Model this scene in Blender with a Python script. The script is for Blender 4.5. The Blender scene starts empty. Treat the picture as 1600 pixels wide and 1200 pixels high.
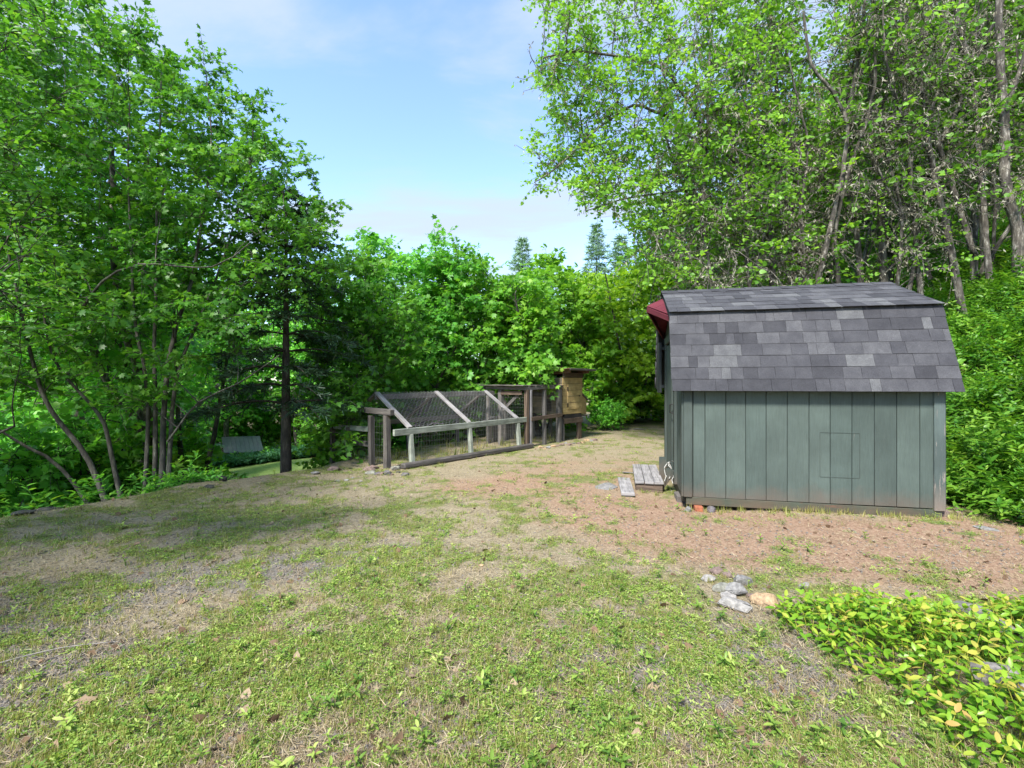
import bpy, bmesh, math, random
import numpy as np
from mathutils import Vector, Matrix

# ------------------------------------------------------------------ camera, sky, sun, exposure
S = bpy.context.scene
COL = S.collection
R = math.radians
CAMZ, FPX = 1.4, 750.0

cd = bpy.data.cameras.new('camera')
cd.sensor_width = 36.0
cd.sensor_fit = 'HORIZONTAL'
cd.lens = 36.0 * FPX / 1600.0
cd.clip_start, cd.clip_end = 0.05, 2000.0
cam = bpy.data.objects.new('camera', cd)
cam.location = (0, 0, CAMZ)
cam.rotation_euler = (R(90), 0, 0)
COL.objects.link(cam)
S.camera = cam

SUN_EL, SUN_AZ = 50.0, 207.0      # azimuth clockwise from +Y: light comes from behind on the left
SKY_STRENGTH, SUN_STRENGTH = 0.15, 2.7
W = bpy.data.worlds.new('World')
S.world = W
W.use_nodes = True
wn, wl = W.node_tree.nodes, W.node_tree.links
wn.clear()
wo = wn.new('ShaderNodeOutputWorld')
bg = wn.new('ShaderNodeBackground')
bg.inputs['Strength'].default_value = SKY_STRENGTH
sky = wn.new('ShaderNodeTexSky')
sky.sky_type = 'NISHITA'
sky.sun_disc = False
sky.sun_elevation = R(SUN_EL)
sky.sun_rotation = R(SUN_AZ)
sky.air_density, sky.dust_density, sky.ozone_density = 1.0, 0.25, 2.4
tc = wn.new('ShaderNodeTexCoord')
sx = wn.new('ShaderNodeSeparateXYZ')
wl.new(tc.outputs['Generated'], sx.inputs[0])
zz = wn.new('ShaderNodeMath'); zz.operation = 'ADD'; zz.inputs[1].default_value = 0.22
wl.new(sx.outputs['Z'], zz.inputs[0])
zm = wn.new('ShaderNodeMath'); zm.operation = 'MAXIMUM'; zm.inputs[1].default_value = 0.08
wl.new(zz.outputs[0], zm.inputs[0])
dx = wn.new('ShaderNodeMath'); dx.operation = 'DIVIDE'
dy = wn.new('ShaderNodeMath'); dy.operation = 'DIVIDE'
wl.new(sx.outputs['X'], dx.inputs[0]); wl.new(zm.outputs[0], dx.inputs[1])
wl.new(sx.outputs['Y'], dy.inputs[0]); wl.new(zm.outputs[0], dy.inputs[1])
cx = wn.new('ShaderNodeCombineXYZ')
wl.new(dx.outputs[0], cx.inputs[0]); wl.new(dy.outputs[0], cx.inputs[1])
mp = wn.new('ShaderNodeMapping')
mp.inputs['Location'].default_value = (1.35, 0.4, 0.0)
mp.inputs['Rotation'].default_value = (0, 0, R(-24))
mp.inputs['Scale'].default_value = (0.8, 2.0, 1.0)
wl.new(cx.outputs[0], mp.inputs[0])
n1 = wn.new('ShaderNodeTexNoise')
n1.inputs['Scale'].default_value = 1.25
n1.inputs['Detail'].default_value = 8.0
n1.inputs['Roughness'].default_value = 0.56
n1.inputs['Distortion'].default_value = 0.35
wl.new(mp.outputs[0], n1.inputs['Vector'])
cr = wn.new('ShaderNodeMapRange')
cr.interpolation_type = 'SMOOTHSTEP'
cr.inputs['From Min'].default_value = 0.40
cr.inputs['From Max'].default_value = 0.66
cr.inputs['To Min'].default_value = 0.06
cr.inputs['To Max'].default_value = 0.92
wl.new(n1.outputs['Fac'], cr.inputs['Value'])
mx = wn.new('ShaderNodeMixRGB')
mx.inputs['Color2'].default_value = (1.50, 1.74, 2.02, 1)
wl.new(cr.outputs[0], mx.inputs['Fac'])
tint = wn.new('ShaderNodeMixRGB'); tint.blend_type = 'MULTIPLY'
tint.inputs['Fac'].default_value = 1.0
tint.inputs['Color2'].default_value = (0.84, 0.86, 0.91, 1)
wl.new(sky.outputs[0], tint.inputs['Color1'])
wl.new(tint.outputs[0], mx.inputs['Color1'])
wl.new(mx.outputs[0], bg.inputs['Color'])
wl.new(bg.outputs[0], wo.inputs[0])

sl = bpy.data.lights.new('sun', 'SUN')
sl.energy = SUN_STRENGTH
sl.angle = R(9.0)
sl.color = (1.0, 0.955, 0.88)
sun = bpy.data.objects.new('sun', sl)
_sd = Vector((math.sin(R(SUN_AZ)) * math.cos(R(SUN_EL)), math.cos(R(SUN_AZ)) * math.cos(R(SUN_EL)), math.sin(R(SUN_EL))))
sun.rotation_euler = _sd.to_track_quat('Z', 'Y').to_euler()
sun.location = (-20, -14, 30)
COL.objects.link(sun)

S.view_settings.view_transform = 'Standard'
S.view_settings.look = 'None'
S.view_settings.gamma = 1.0
S.view_settings.exposure = 1.72
S.view_settings.use_curve_mapping = False
S.render.engine = 'CYCLES'
S.cycles.max_bounces = 7
S.cycles.diffuse_bounces = 4
S.cycles.glossy_bounces = 2
S.cycles.transmission_bounces = 5
S.cycles.transparent_max_bounces = 4
S.cycles.use_denoising = True
S.cycles.caustics_reflective = False
S.cycles.caustics_refractive = False

rng = np.random.default_rng(7)
PI = math.pi


def at(px, py, Y):
    """point seen at photograph position (px, py), Y metres away"""
    return np.array([(px - 800.0) / FPX * Y, Y, CAMZ + (600.0 - py) / FPX * Y])


# ------------------------------------------------------------------ noise
def _hash(ix, iy, seed):
    h = (ix.astype(np.int64) * 374761393 + iy.astype(np.int64) * 668265263 + (seed * 144269504 + 12345)) & 0x7fffffff
    h = ((h ^ (h >> 13)) * 1274126177) & 0x7fffffff
    return ((h ^ (h >> 16)) & 0xffff) / 65535.0


def vnoise(x, y, seed=0):
    x = np.asarray(x, float); y = np.asarray(y, float)
    ix, iy = np.floor(x), np.floor(y)
    fx, fy = x - ix, y - iy
    fx = fx * fx * (3 - 2 * fx); fy = fy * fy * (3 - 2 * fy)
    a = _hash(ix, iy, seed); b = _hash(ix + 1, iy, seed)
    c = _hash(ix, iy + 1, seed); d = _hash(ix + 1, iy + 1, seed)
    return (a * (1 - fx) + b * fx) * (1 - fy) + (c * (1 - fx) + d * fx) * fy


def fbm(x, y, scale=1.0, octv=4, seed=0):
    s, amp, tot = 0.0, 1.0, 0.0
    x = np.asarray(x, float) / scale; y = np.asarray(y, float) / scale
    for o in range(octv):
        s = s + amp * vnoise(x + 17.3 * o, y - 9.1 * o, seed + o * 31)
        tot += amp; amp *= 0.55; x = x * 2.03; y = y * 2.03
    return s / tot


def sstep(a, b, x):
    t = np.clip((np.asarray(x, float) - a) / (b - a), 0, 1)
    return t * t * (3 - 2 * t)


def sdist(X, Y, pts):
    """signed distance to an open polyline; positive on the left of its direction"""
    X = np.asarray(X, float); Y = np.asarray(Y, float)
    best = np.full(X.shape, 1e9); sgn = np.ones(X.shape)
    for (ax, ay), (bx, by) in zip(pts[:-1], pts[1:]):
        ux, uy = bx - ax, by - ay
        t = np.clip(((X - ax) * ux + (Y - ay) * uy) / (ux * ux + uy * uy), 0, 1)
        ex, ey = X - ax - t * ux, Y - ay - t * uy
        d = np.hypot(ex, ey)
        m = d < best
        best = np.where(m, d, best)
        sgn = np.where(m, np.where(ux * ey - uy * ex >= 0, 1.0, -1.0), sgn)
    return best * sgn


EDGE = [(-9, -30), (-7.4, -5), (-6.4, 1.5), (-5.25, 4.85), (-4.25, 6.3), (-3.45, 7.2), (-2.85, 8.4), (-2.3, 9.8), (-1.0, 12.2), (0.6, 14.5), (1.6, 18), (1.8, 30), (1.5, 200)]
TOE = [(7.5, -30), (6.4, 0), (5.5, 3.2), (5.02, 4.75), (5.05, 5.6), (5.6, 7.6), (5.5, 9.5), (6.1, 14), (7.4, 20), (8.5, 40), (12, 200)]


def ground_z(X, Y):
    X = np.asarray(X, float); Y = np.asarray(Y, float)
    de = sdist(X, Y, EDGE)
    dt = -sdist(X, Y, TOE)
    z = -0.45 * sstep(0.05, 0.9, de) - 2.3 * sstep(0.1, 8.5, de) - 0.10 * np.clip(de - 12.5, 0, 30)
    h = np.clip(dt, 0, 45)
    z = z + 0.68 * (np.sqrt(h * h + 0.16) - 0.4)
    z = z - 0.07 * np.exp(-(((X - 2.2) / 0.9) ** 2 + ((Y - 5.8) / 0.9) ** 2))
    amp = 0.035 + 0.10 * sstep(0.2, 3, np.maximum(de, dt))
    z = z + amp * (fbm(X, Y, 1.7, 3, 5) - 0.5)
    near = np.exp(-((X / 12) ** 2 + ((Y - 5) / 12) ** 2))
    z = z + 0.018 * near * (fbm(X, Y, 0.22, 3, 9) - 0.5)
    # little heap of earth at the foot of the many-stemmed maple and scraped edge of the bank
    z = z + 0.30 * np.exp(-(((X + 4.75) / 0.5) ** 2 + ((Y - 6.95) / 0.5) ** 2))
    z = z + 0.08 * np.exp(-((de / 0.28) ** 2)) * (fbm(X, Y, 0.6, 2, 41)) * (Y < 9.5)
    return z


def gz(x, y):
    return float(ground_z(np.array([x]), np.array([y]))[0])


# ------------------------------------------------------------------ mesh helpers
class Buf:
    def __init__(s):
        s.V, s.F, s.A, s.n = [], [], [], 0

    def add(s, V, F, a=None):
        V = np.asarray(V, float).reshape(-1, 3)
        s.V.append(V)
        for f in (F if isinstance(F, list) else [F]):
            f = np.asarray(f, int)
            if f.size:
                s.F.append(f + s.n)
        s.A.append(np.full(len(V), 0.5) if a is None else np.broadcast_to(np.asarray(a, float), (len(V),)))
        s.n += len(V)


def mesh_of(name, buf, mat, smooth=False, off=(0, 0, 0)):
    V = np.concatenate(buf.V) - np.asarray(off, float)
    A = np.concatenate(buf.A)
    me = bpy.data.meshes.new(name)
    me.vertices.add(len(V))
    me.vertices.foreach_set('co', V.astype(np.float32).ravel())
    li, ls, p = [], [], 0
    for f in buf.F:
        k = f.shape[1]
        li.append(f.ravel())
        ls.append(p + np.arange(len(f)) * k)
        p += f.size
    li = np.concatenate(li); ls = np.concatenate(ls)
    me.loops.add(len(li))
    me.loops.foreach_set('vertex_index', li.astype(np.int32))
    me.polygons.add(len(ls))
    me.polygons.foreach_set('loop_start', ls.astype(np.int32))
    me.update(calc_edges=True)
    if smooth:
        me.polygons.foreach_set('use_smooth', np.ones(len(ls), bool))
    at_ = me.attributes.new('v', 'FLOAT', 'POINT')
    at_.data.foreach_set('value', A.astype(np.float32))
    if mat:
        me.materials.append(mat)
    return me


def link(name, me, parent=None, loc=None, rot=None, scale=None):
    o = bpy.data.objects.new(name, me)
    COL.objects.link(o)
    if parent is not None:
        o.parent = parent
    if loc is not None: o.location = loc
    if rot is not None: o.rotation_euler = rot
    if scale is not None: o.scale = scale
    return o


def tag(o, label=None, cat=None, group=None, kind=None):
    if label: o['label'] = label
    if cat: o['category'] = cat
    if group: o['group'] = group
    if kind: o['kind'] = kind
    return o


def thing(name, label, cat, loc=(0, 0, 0), rz=0.0, group=None):
    o = bpy.data.objects.new(name, None)
    o.empty_display_size = 0.2
    COL.objects.link(o)
    o.location = loc
    o.rotation_euler = (0, 0, rz)
    return tag(o, label, cat, group)


def tree_copy(o, loc, rz, sc, label, group):
    c = o.copy(); COL.objects.link(c)
    c.location = loc; c.rotation_euler = (0, 0, rz); c.scale = (sc, sc, sc)
    c['label'] = label
    if group: c['group'] = group
    elif 'group' in c: del c['group']
    for ch in list(o.children):
        d = ch.copy(); COL.objects.link(d); d.parent = c
    return c


def mesh_box(name, mat, size, bev=0.004, seed=0, warp=0.0):
    """box centred on the origin, its length along X, UV in metres along the length (wood grain)"""
    r = random.Random(seed)
    bm = bmesh.new()
    bmesh.ops.create_cube(bm, size=1.0)
    for v in bm.verts:
        v.co = Vector((v.co.x * size[0], v.co.y * size[1], v.co.z * size[2]))
        if warp:
            v.co += Vector((r.uniform(-1, 1), r.uniform(-1, 1), r.uniform(-1, 1))) * warp
    if bev:
        bmesh.ops.bevel(bm, geom=list(bm.edges), offset=min(bev, min(size) * 0.3), segments=1, affect='EDGES')
    uv = bm.loops.layers.uv.new('UVMap')
    ou, ov = r.uniform(0, 50), r.uniform(0, 50)
    for f in bm.faces:
        n = f.normal
        for l in f.loops:
            c = l.vert.co
            if abs(n.x) > 0.7: u, v_ = c.y * 0.2, c.z
            elif abs(n.y) > 0.7: u, v_ = c.x, c.z
            else: u, v_ = c.x, c.y
            l[uv].uv = (u + ou, v_ + ov)
    me = bpy.data.meshes.new(name)
    bm.to_mesh(me); bm.free()
    if mat: me.materials.append(mat)
    return me


_seed = [0]


def beam(name, p0, p1, w, h, mat, parent, up=(0, 0, 1), bev=0.004, warp=0.003, roll=0.0):
    """a sawn timber from p0 to p1 in the parent's frame; w sideways, h along up"""
    _seed[0] += 1
    p0, p1 = Vector(p0), Vector(p1)
    d = p1 - p0
    x = d.normalized(); u = Vector(up)
    if abs(x.dot(u)) > 0.98: u = Vector((0, 1, 0))
    y = u.cross(x).normalized(); z = x.cross(y)
    m = Matrix((x, y, z)).transposed()
    me = mesh_box(name, mat, (d.length, w, h), bev, _seed[0], warp)
    o = link(name, me, parent)
    q = m.to_quaternion()
    if roll: q = q @ Matrix.Rotation(roll, 3, 'X').to_quaternion()
    o.rotation_euler = q.to_euler()
    o.location = (p0 + p1) / 2
    return o


def prism(name, outline, axis, t, mat, parent, off=(0, 0, 0)):
    """polygon outline (list of 3D points) extruded by vector axis*t"""
    bm = bmesh.new()
    a = Vector(axis) * t
    vs = [bm.verts.new(Vector(p)) for p in outline]
    ws = [bm.verts.new(Vector(p) + a) for p in outline]
    n = len(vs)
    bm.faces.new(vs); bm.faces.new(ws[::-1])
    for i in range(n):
        bm.faces.new((vs[i], ws[i], ws[(i + 1) % n], vs[(i + 1) % n]))
    bmesh.ops.recalc_face_normals(bm, faces=bm.faces)
    uv = bm.loops.layers.uv.new('UVMap')
    for f in bm.faces:
        for l in f.loops:
            c = l.vert.co
            l[uv].uv = (c.z + c.x * 0.1, c.x + c.y)
    me = bpy.data.meshes.new(name)
    bm.to_mesh(me); bm.free()
    me.materials.append(mat)
    return link(name, me, parent, off)


def tube(buf, pts, rad, k=6, v=0.5):
    P = np.asarray(pts, float)
    n = len(P)
    rad = np.broadcast_to(np.asarray(rad, float), (n,))
    T = np.gradient(P, axis=0)
    T /= np.linalg.norm(T, axis=1)[:, None] + 1e-9
    ref = np.array([0.31, 0.95, 0.05]) if abs(T[0][2]) > 0.8 else np.array([0, 0, 1.0])
    Nn = np.cross(T, ref); Nn /= np.linalg.norm(Nn, axis=1)[:, None] + 1e-9
    B = np.cross(T, Nn)
    a = np.arange(k) / k * 2 * PI
    V = P[:, None, :] + rad[:, None, None] * (np.cos(a)[None, :, None] * Nn[:, None, :] + np.sin(a)[None, :, None] * B[:, None, :])
    i = np.arange(n - 1)[:, None] * k; j = np.arange(k)[None, :]; j2 = (j + 1) % k
    F = np.stack([i + j, i + j2, i + k + j2, i + k + j], -1).reshape(-1, 4)
    buf.add(V.reshape(-1, 3), F, v)


def resample(pts, step=0.25, jit=0.0, r=None):
    P = np.asarray(pts, float)
    m = len(P)
    E = np.vstack([2 * P[0] - P[1], P, 2 * P[-1] - P[-2]])
    out = []
    for s in range(m - 1):
        p0, p1, p2, p3 = E[s:s + 4]
        n = max(2, int(np.linalg.norm(p2 - p1) / step))
        t = np.arange(n)[:, None] / n
        out.append(0.5 * (2 * p1 + (p2 - p0) * t + (2 * p0 - 5 * p1 + 4 * p2 - p3) * t * t + (3 * p1 - p0 - 3 * p2 + p3) * t ** 3))
    Q = np.vstack(out + [P[-1:]])
    if jit and r is not None:
        J = r.normal(0, jit, Q.shape); J[0] = 0
        Q = Q + J
    return Q


# ------------------------------------------------------------------ materials
def new_mat(name):
    m = bpy.data.materials.new(name)
    m.use_nodes = True
    nt = m.node_tree
    nt.nodes.clear()
    out = nt.nodes.new('ShaderNodeOutputMaterial')
    b = nt.nodes.new('ShaderNodeBsdfPrincipled')
    nt.links.new(b.outputs[0], out.inputs[0])
    return m, nt, b, out


def ramp(nt, stops, src=None):
    r = nt.nodes.new('ShaderNodeValToRGB')
    e = r.color_ramp.elements
    while len(e) < len(stops): e.new(0.5)
    for el, (p, c) in zip(e, stops):
        el.position = p
        el.color = (*c, 1)
    if src is not None: nt.links.new(src, r.inputs[0])
    return r


def noise(nt, vec, scale, detail=5, rough=0.6, dist=0.0):
    n = nt.nodes.new('ShaderNodeTexNoise')
    n.inputs['Scale'].default_value = scale
    n.inputs['Detail'].default_value = detail
    n.inputs['Roughness'].default_value = rough
    n.inputs['Distortion'].default_value = dist
    if vec is not None: nt.links.new(vec, n.inputs['Vector'])
    return n


def mapping(nt, vec, scale=(1, 1, 1), loc=(0, 0, 0), rot=(0, 0, 0)):
    m = nt.nodes.new('ShaderNodeMapping')
    m.inputs['Scale'].default_value = scale
    m.inputs['Location'].default_value = loc
    m.inputs['Rotation'].default_value = rot
    nt.links.new(vec, m.inputs[0])
    return m


def mixc(nt, fac, a, b, mode='MIX'):
    m = nt.nodes.new('ShaderNodeMixRGB')
    m.blend_type = mode
    for sock, v in ((m.inputs[0], fac), (m.inputs[1], a), (m.inputs[2], b)):
        if isinstance(v, (int, float)): sock.default_value = v
        elif isinstance(v, tuple): sock.default_value = (*v, 1)
        else: nt.links.new(v, sock)
    return m


def bump(nt, b, h, strength=0.4, dist=0.01):
    n = nt.nodes.new('ShaderNodeBump')
    n.inputs['Strength'].default_value = strength
    n.inputs['Distance'].default_value = dist
    nt.links.new(h, n.inputs['Height'])
    nt.links.new(n.outputs[0], b.inputs['Normal'])
    return n


def leaf_mat(name, cols, trans=0.38, tcol=None, rough=0.42, vary=0.25):
    """leaf: colour runs along the per-leaf value, slightly different on every plant"""
    m, nt, b, out = new_mat(name)
    a = nt.nodes.new('ShaderNodeAttribute'); a.attribute_name = 'v'
    oi = nt.nodes.new('ShaderNodeObjectInfo')
    ad = nt.nodes.new('ShaderNodeMath'); ad.operation = 'MULTIPLY_ADD'
    ad.inputs[1].default_value = vary; ad.inputs[2].default_value = -vary / 2
    nt.links.new(oi.outputs['Random'], ad.inputs[0])
    s = nt.nodes.new('ShaderNodeMath'); s.operation = 'ADD'; s.use_clamp = True
    nt.links.new(a.outputs['Fac'], s.inputs[0]); nt.links.new(ad.outputs[0], s.inputs[1])
    k = len(cols)
    rp = ramp(nt, [(i / (k - 1), c) for i, c in enumerate(cols)], s.outputs[0])
    nt.links.new(rp.outputs[0], b.inputs['Base Color'])
    b.inputs['Roughness'].default_value = rough
    b.inputs['Specular IOR Level'].default_value = 0.35
    t = nt.nodes.new('ShaderNodeBsdfTranslucent')
    tm = mixc(nt, 1.0, rp.outputs[0], tcol or (1.55, 1.5, 0.7), 'MULTIPLY')
    nt.links.new(tm.outputs[0], t.inputs[0])
    mxs = nt.nodes.new('ShaderNodeMixShader')
    mxs.inputs[0].default_value = trans
    nt.links.new(b.outputs[0], mxs.inputs[1]); nt.links.new(t.outputs[0], mxs.inputs[2])
    nt.links.new(mxs.outputs[0], out.inputs[0])
    return m


def bark_mat(name, c0, c1, c2, sc=9.0):
    m, nt, b, out = new_mat(name)
    t = nt.nodes.new('ShaderNodeTexCoord')
    mpn = mapping(nt, t.outputs['Object'], (1, 1, 0.25))
    n = noise(nt, mpn.outputs[0], sc * 2.5, 6, 0.7)
    n2 = noise(nt, t.outputs['Object'], sc * 0.45, 4, 0.6)
    r = ramp(nt, [(0.3, c0), (0.52, c1), (0.72, c2)], n.outputs['Fac'])
    r2 = ramp(nt, [(0.42, (0.55, 0.55, 0.55)), (0.62, (1.25, 1.25, 1.2))], n2.outputs['Fac'])
    mm = mixc(nt, 1.0, r.outputs[0], r2.outputs[0], 'MULTIPLY')
    nt.links.new(mm.outputs[0], b.inputs['Base Color'])
    b.inputs['Roughness'].default_value = 0.9
    bump(nt, b, n.outputs['Fac'], 0.7, 0.02)
    return m


def wood_mat(name, c0, c1, c2, grain=1.0, stain=None):
    m, nt, b, out = new_mat(name)
    t = nt.nodes.new('ShaderNodeTexCoord')
    oi = nt.nodes.new('ShaderNodeObjectInfo')
    mpn = mapping(nt, t.outputs['UV'], (2.2, 42 * grain, 1))
    n = noise(nt, mpn.outputs[0], 1.0, 6, 0.65, 0.6)
    n2 = noise(nt, t.outputs['UV'], 5.0, 4, 0.6)
    r = ramp(nt, [(0.28, c0), (0.5, c1), (0.7, c2)], n.outputs['Fac'])
    r2 = ramp(nt, [(0.3, (0.68, 0.68, 0.68)), (0.7, (1.2, 1.2, 1.2))], n2.outputs['Fac'])
    mm = mixc(nt, 1.0, r.outputs[0], r2.outputs[0], 'MULTIPLY')
    last = mm.outputs[0]
    rr = ramp(nt, [(0, (0.8, 0.8, 0.8)), (1, (1.15, 1.13, 1.1))], oi.outputs['Random'])
    last = mixc(nt, 1.0, last, rr.outputs[0], 'MULTIPLY').outputs[0]
    if stain:
        n3 = noise(nt, t.outputs['UV'], 2.6, 5, 0.7)
        r3 = ramp(nt, [(0.5, (0, 0, 0)), (0.66, (1, 1, 1))], n3.outputs['Fac'])
        last = mixc(nt, r3.outputs[0], last, stain).outputs[0]
    nt.links.new(last, b.inputs['Base Color'])
    b.inputs['Roughness'].default_value = 0.85
    bump(nt, b, n.outputs['Fac'], 0.6, 0.004)
    return m


def plain_mat(name, c, rough=0.8, var=0.3, scale=8.0, metal=0.0, bs=0.3):
    m, nt, b, out = new_mat(name)
    t = nt.nodes.new('ShaderNodeTexCoord')
    n = noise(nt, t.outputs['Object'], scale, 6, 0.65)
    lo = tuple(x * (1 - var) for x in c); hi = tuple(min(1, x * (1 + var)) for x in c)
    r = ramp(nt, [(0.3, lo), (0.7, hi)], n.outputs['Fac'])
    nt.links.new(r.outputs[0], b.inputs['Base Color'])
    b.inputs['Roughness'].default_value = rough
    b.inputs['Metallic'].default_value = metal
    bump(nt, b, n.outputs['Fac'], bs, 0.01)
    return m


def painted_mat(name, c, worn, wear_hi=0.62, bump_s=0.5, wear_soft=0.05, low=None):
    """exterior paint on rough sawn siding: fine vertical grain, bare patches; low = (z0, z1, colour) soil splash"""
    m, nt, b, out = new_mat(name)
    t = nt.nodes.new('ShaderNodeTexCoord')
    oi = nt.nodes.new('ShaderNodeObjectInfo')
    g = mapping(nt, t.outputs['UV'], (4.5, 60, 1))
    ng = noise(nt, g.outputs[0], 1.0, 7, 0.7, 1.2)
    nb = noise(nt, t.outputs['UV'], 1.7, 5, 0.6)
    r = ramp(nt, [(0.28, tuple(x * 0.80 for x in c)), (0.5, c), (0.70, tuple(x * 1.25 for x in c))], nb.outputs['Fac'])
    rg = ramp(nt, [(0.25, (0.82, 0.82, 0.82)), (0.6, (1.06, 1.06, 1.06))], ng.outputs['Fac'])
    last = mixc(nt, 1.0, r.outputs[0], rg.outputs[0], 'MULTIPLY').outputs[0]
    rr = ramp(nt, [(0, (0.88, 0.9, 0.9)), (1, (1.1, 1.09, 1.08))], oi.outputs['Random'])
    last = mixc(nt, 1.0, last, rr.outputs[0], 'MULTIPLY').outputs[0]
    wv = mapping(nt, t.outputs['UV'], (3.0, 16, 1))
    nw = noise(nt, wv.outputs[0], 1.0, 8, 0.72, 0.4)
    rw = ramp(nt, [(wear_hi, (0, 0, 0)), (wear_hi + wear_soft, (1, 1, 1))], nw.outputs['Fac'])
    last = mixc(nt, rw.outputs[0], last, worn).outputs[0]
    if low:
        gm = nt.nodes.new('ShaderNodeNewGeometry')
        sp = nt.nodes.new('ShaderNodeSeparateXYZ')
        nt.links.new(gm.outputs['Position'], sp.inputs[0])
        sm = noise(nt, gm.outputs['Position'], 2.3, 6, 0.7)
        ad = nt.nodes.new('ShaderNodeMath'); ad.operation = 'MULTIPLY_ADD'
        ad.inputs[1].default_value = -0.55
        nt.links.new(sm.outputs['Fac'], ad.inputs[0]); nt.links.new(sp.outputs['Z'], ad.inputs[2])
        mr = nt.nodes.new('ShaderNodeMapRange')
        mr.inputs['From Min'].default_value = low[1] - 0.27; mr.inputs['From Max'].default_value = low[0] - 0.27
        mr.inputs['To Min'].default_value = 0.0; mr.inputs['To Max'].default_value = 0.42
        nt.links.new(ad.outputs[0], mr.inputs['Value'])
        last = mixc(nt, mr.outputs[0], last, low[2]).outputs[0]
    nt.links.new(last, b.inputs['Base Color'])
    b.inputs['Roughness'].default_value = 0.62
    b.inputs['Specular IOR Level'].default_value = 0.3
    bump(nt, b, ng.outputs['Fac'], bump_s, 0.006)
    return m


def shingle_mat(name, c):
    m, nt, b, out = new_mat(name)
    t = nt.nodes.new('ShaderNodeTexCoord')
    gp_ = nt.nodes.new('ShaderNodeNewGeometry')
    n = noise(nt, gp_.outputs['Position'], 240, 3, 0.75)
    n2 = noise(nt, gp_.outputs['Position'], 5.5, 6, 0.7)
    r = ramp(nt, [(0.3, tuple(x * 0.4 for x in c)), (0.5, c), (0.72, tuple(x * 2.1 for x in c))], n.outputs['Fac'])
    r2 = ramp(nt, [(0.3, (0.68, 0.68, 0.70)), (0.7, (1.28, 1.28, 1.24))], n2.outputs['Fac'])
    mm = mixc(nt, 1.0, r.outputs[0], r2.outputs[0], 'MULTIPLY')
    nt.links.new(mm.outputs[0], b.inputs['Base Color'])
    b.inputs['Roughness'].default_value = 0.92
    bump(nt, b, n.outputs['Fac'], 0.5, 0.003)
    return m


# ------------------------------------------------------------------ ground
def masks(X, Y):
    """0..1 fields of what the ground is made of, shared by the sheet's colours and the plants on it"""
    X = np.asarray(X, float); Y = np.asarray(Y, float)
    de = sdist(X, Y, EDGE); dt = -sdist(X, Y, TOE)
    g = lambda cx_, cy_, rx, ry: np.exp(-(((X - cx_) / rx) ** 2 + ((Y - cy_) / ry) ** 2))
    n = fbm(X, Y, 0.75, 4, 3); n2 = fbm(X, Y, 1.9, 3, 13); n3 = fbm(X, Y, 0.33, 3, 23); n4 = fbm(X, Y, 0.11, 2, 29)
    red = 1.05 * g(3.9, 4.2, 2.3, 0.9) + 0.9 * g(1.5, 5.0, 1.1, 0.9) + 0.42 * g(1.3, 8.0, 1.9, 2.4) + 0.4 * g(4.6, 3.6, 1.5, 0.6)
    red = red + 0.4 * g(-0.3, 6.6, 1.4, 0.9)
    red = np.clip(red * (0.2 + 1.0 * n + .6 * n3), 0, 1)
    grey = 0.6 * g(-1.9, 3.6, 1.0, 0.45) + 0.3 * g(-2.4, 4.9, 1.0, 0.5) + 0.7 * g(-2.9, 2.9, 0.8, 0.6) + 1.25 * g(1.0, 2.35, 0.9, 0.55) + .9 * g(-1.9, 2.2, .8, .35) + 0.6 * g(-1.8, 2.05, .8, .4)
    grey = grey + 0.45 * g(0.2, 2.0, 0.9, 0.4) + .35 * g(-.9, 4.1, 1., .5)
    grey = np.clip(grey * (0.0 + .8 * n2 + .9 * n3 + .3 * n4) * .85, 0, 1)
    green = 0.80 + 0.45 * g(0.15, 2.9, 1.5, 1.3) + 0.35 * g(-0.6, 2.2, 1.4, 0.7) + 0.3 * g(-0.9, 3.6, 0.8, .6) + .35 * g(-3.6, 5.8, 1.4, .7) + .3 * g(-.6, 5.3, 1.2, .5)
    green = green + .22 * g(-2.6, 4.6, 2.2, 1.3) - 0.55 * red - 0.40 * grey - .12
    green = np.clip((green - 0.25) * 0.9 + (n - 0.5) * 1.2 + (n3 - 0.5) * 2.2 + (n4 - 0.5) * 1.6, 0, 1)
    off = np.clip(np.maximum(sstep(0.3, 1.8, de), sstep(0.1, 0.8, dt)), 0, 1)
    return dict(red=red, grey=grey, green=green, off=off, de=de, dt=dt)


def axis(lo, hi, a, b, step, growth=1.16):
    mid = np.arange(a, b + 1e-6, step)
    l, s, x = [], step, a
    while x > lo:
        s *= growth; x -= s; l.append(x)
    h, s, x = [], step, b
    while x < hi:
        s *= growth; x += s; h.append(x)
    return np.array(l[::-1] + list(mid) + h)


gx = axis(-500, 500, -6.5, 7.0, 0.055)
gy = axis(-300, 700, 1.4, 13.0, 0.055)
GX, GY = np.meshgrid(gx, gy)
GZ = ground_z(GX, GY)
nx, ny = len(gx), len(gy)
ii = (np.arange(ny - 1)[:, None] * nx + np.arange(nx - 1)[None, :]).ravel()
gb = Buf()
gb.add(np.stack([GX.ravel(), GY.ravel(), GZ.ravel()], 1), np.stack([ii, ii + 1, ii + nx + 1, ii + nx], 1))
MK = masks(GX.ravel(), GY.ravel())

mg, nt, b, out = new_mat('ground_soil')
t = nt.nodes.new('ShaderNodeTexCoord')
P = t.outputs['Object']


def attr(nt, nm):
    a = nt.nodes.new('ShaderNodeAttribute'); a.attribute_name = nm
    return a.outputs['Fac']


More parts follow.
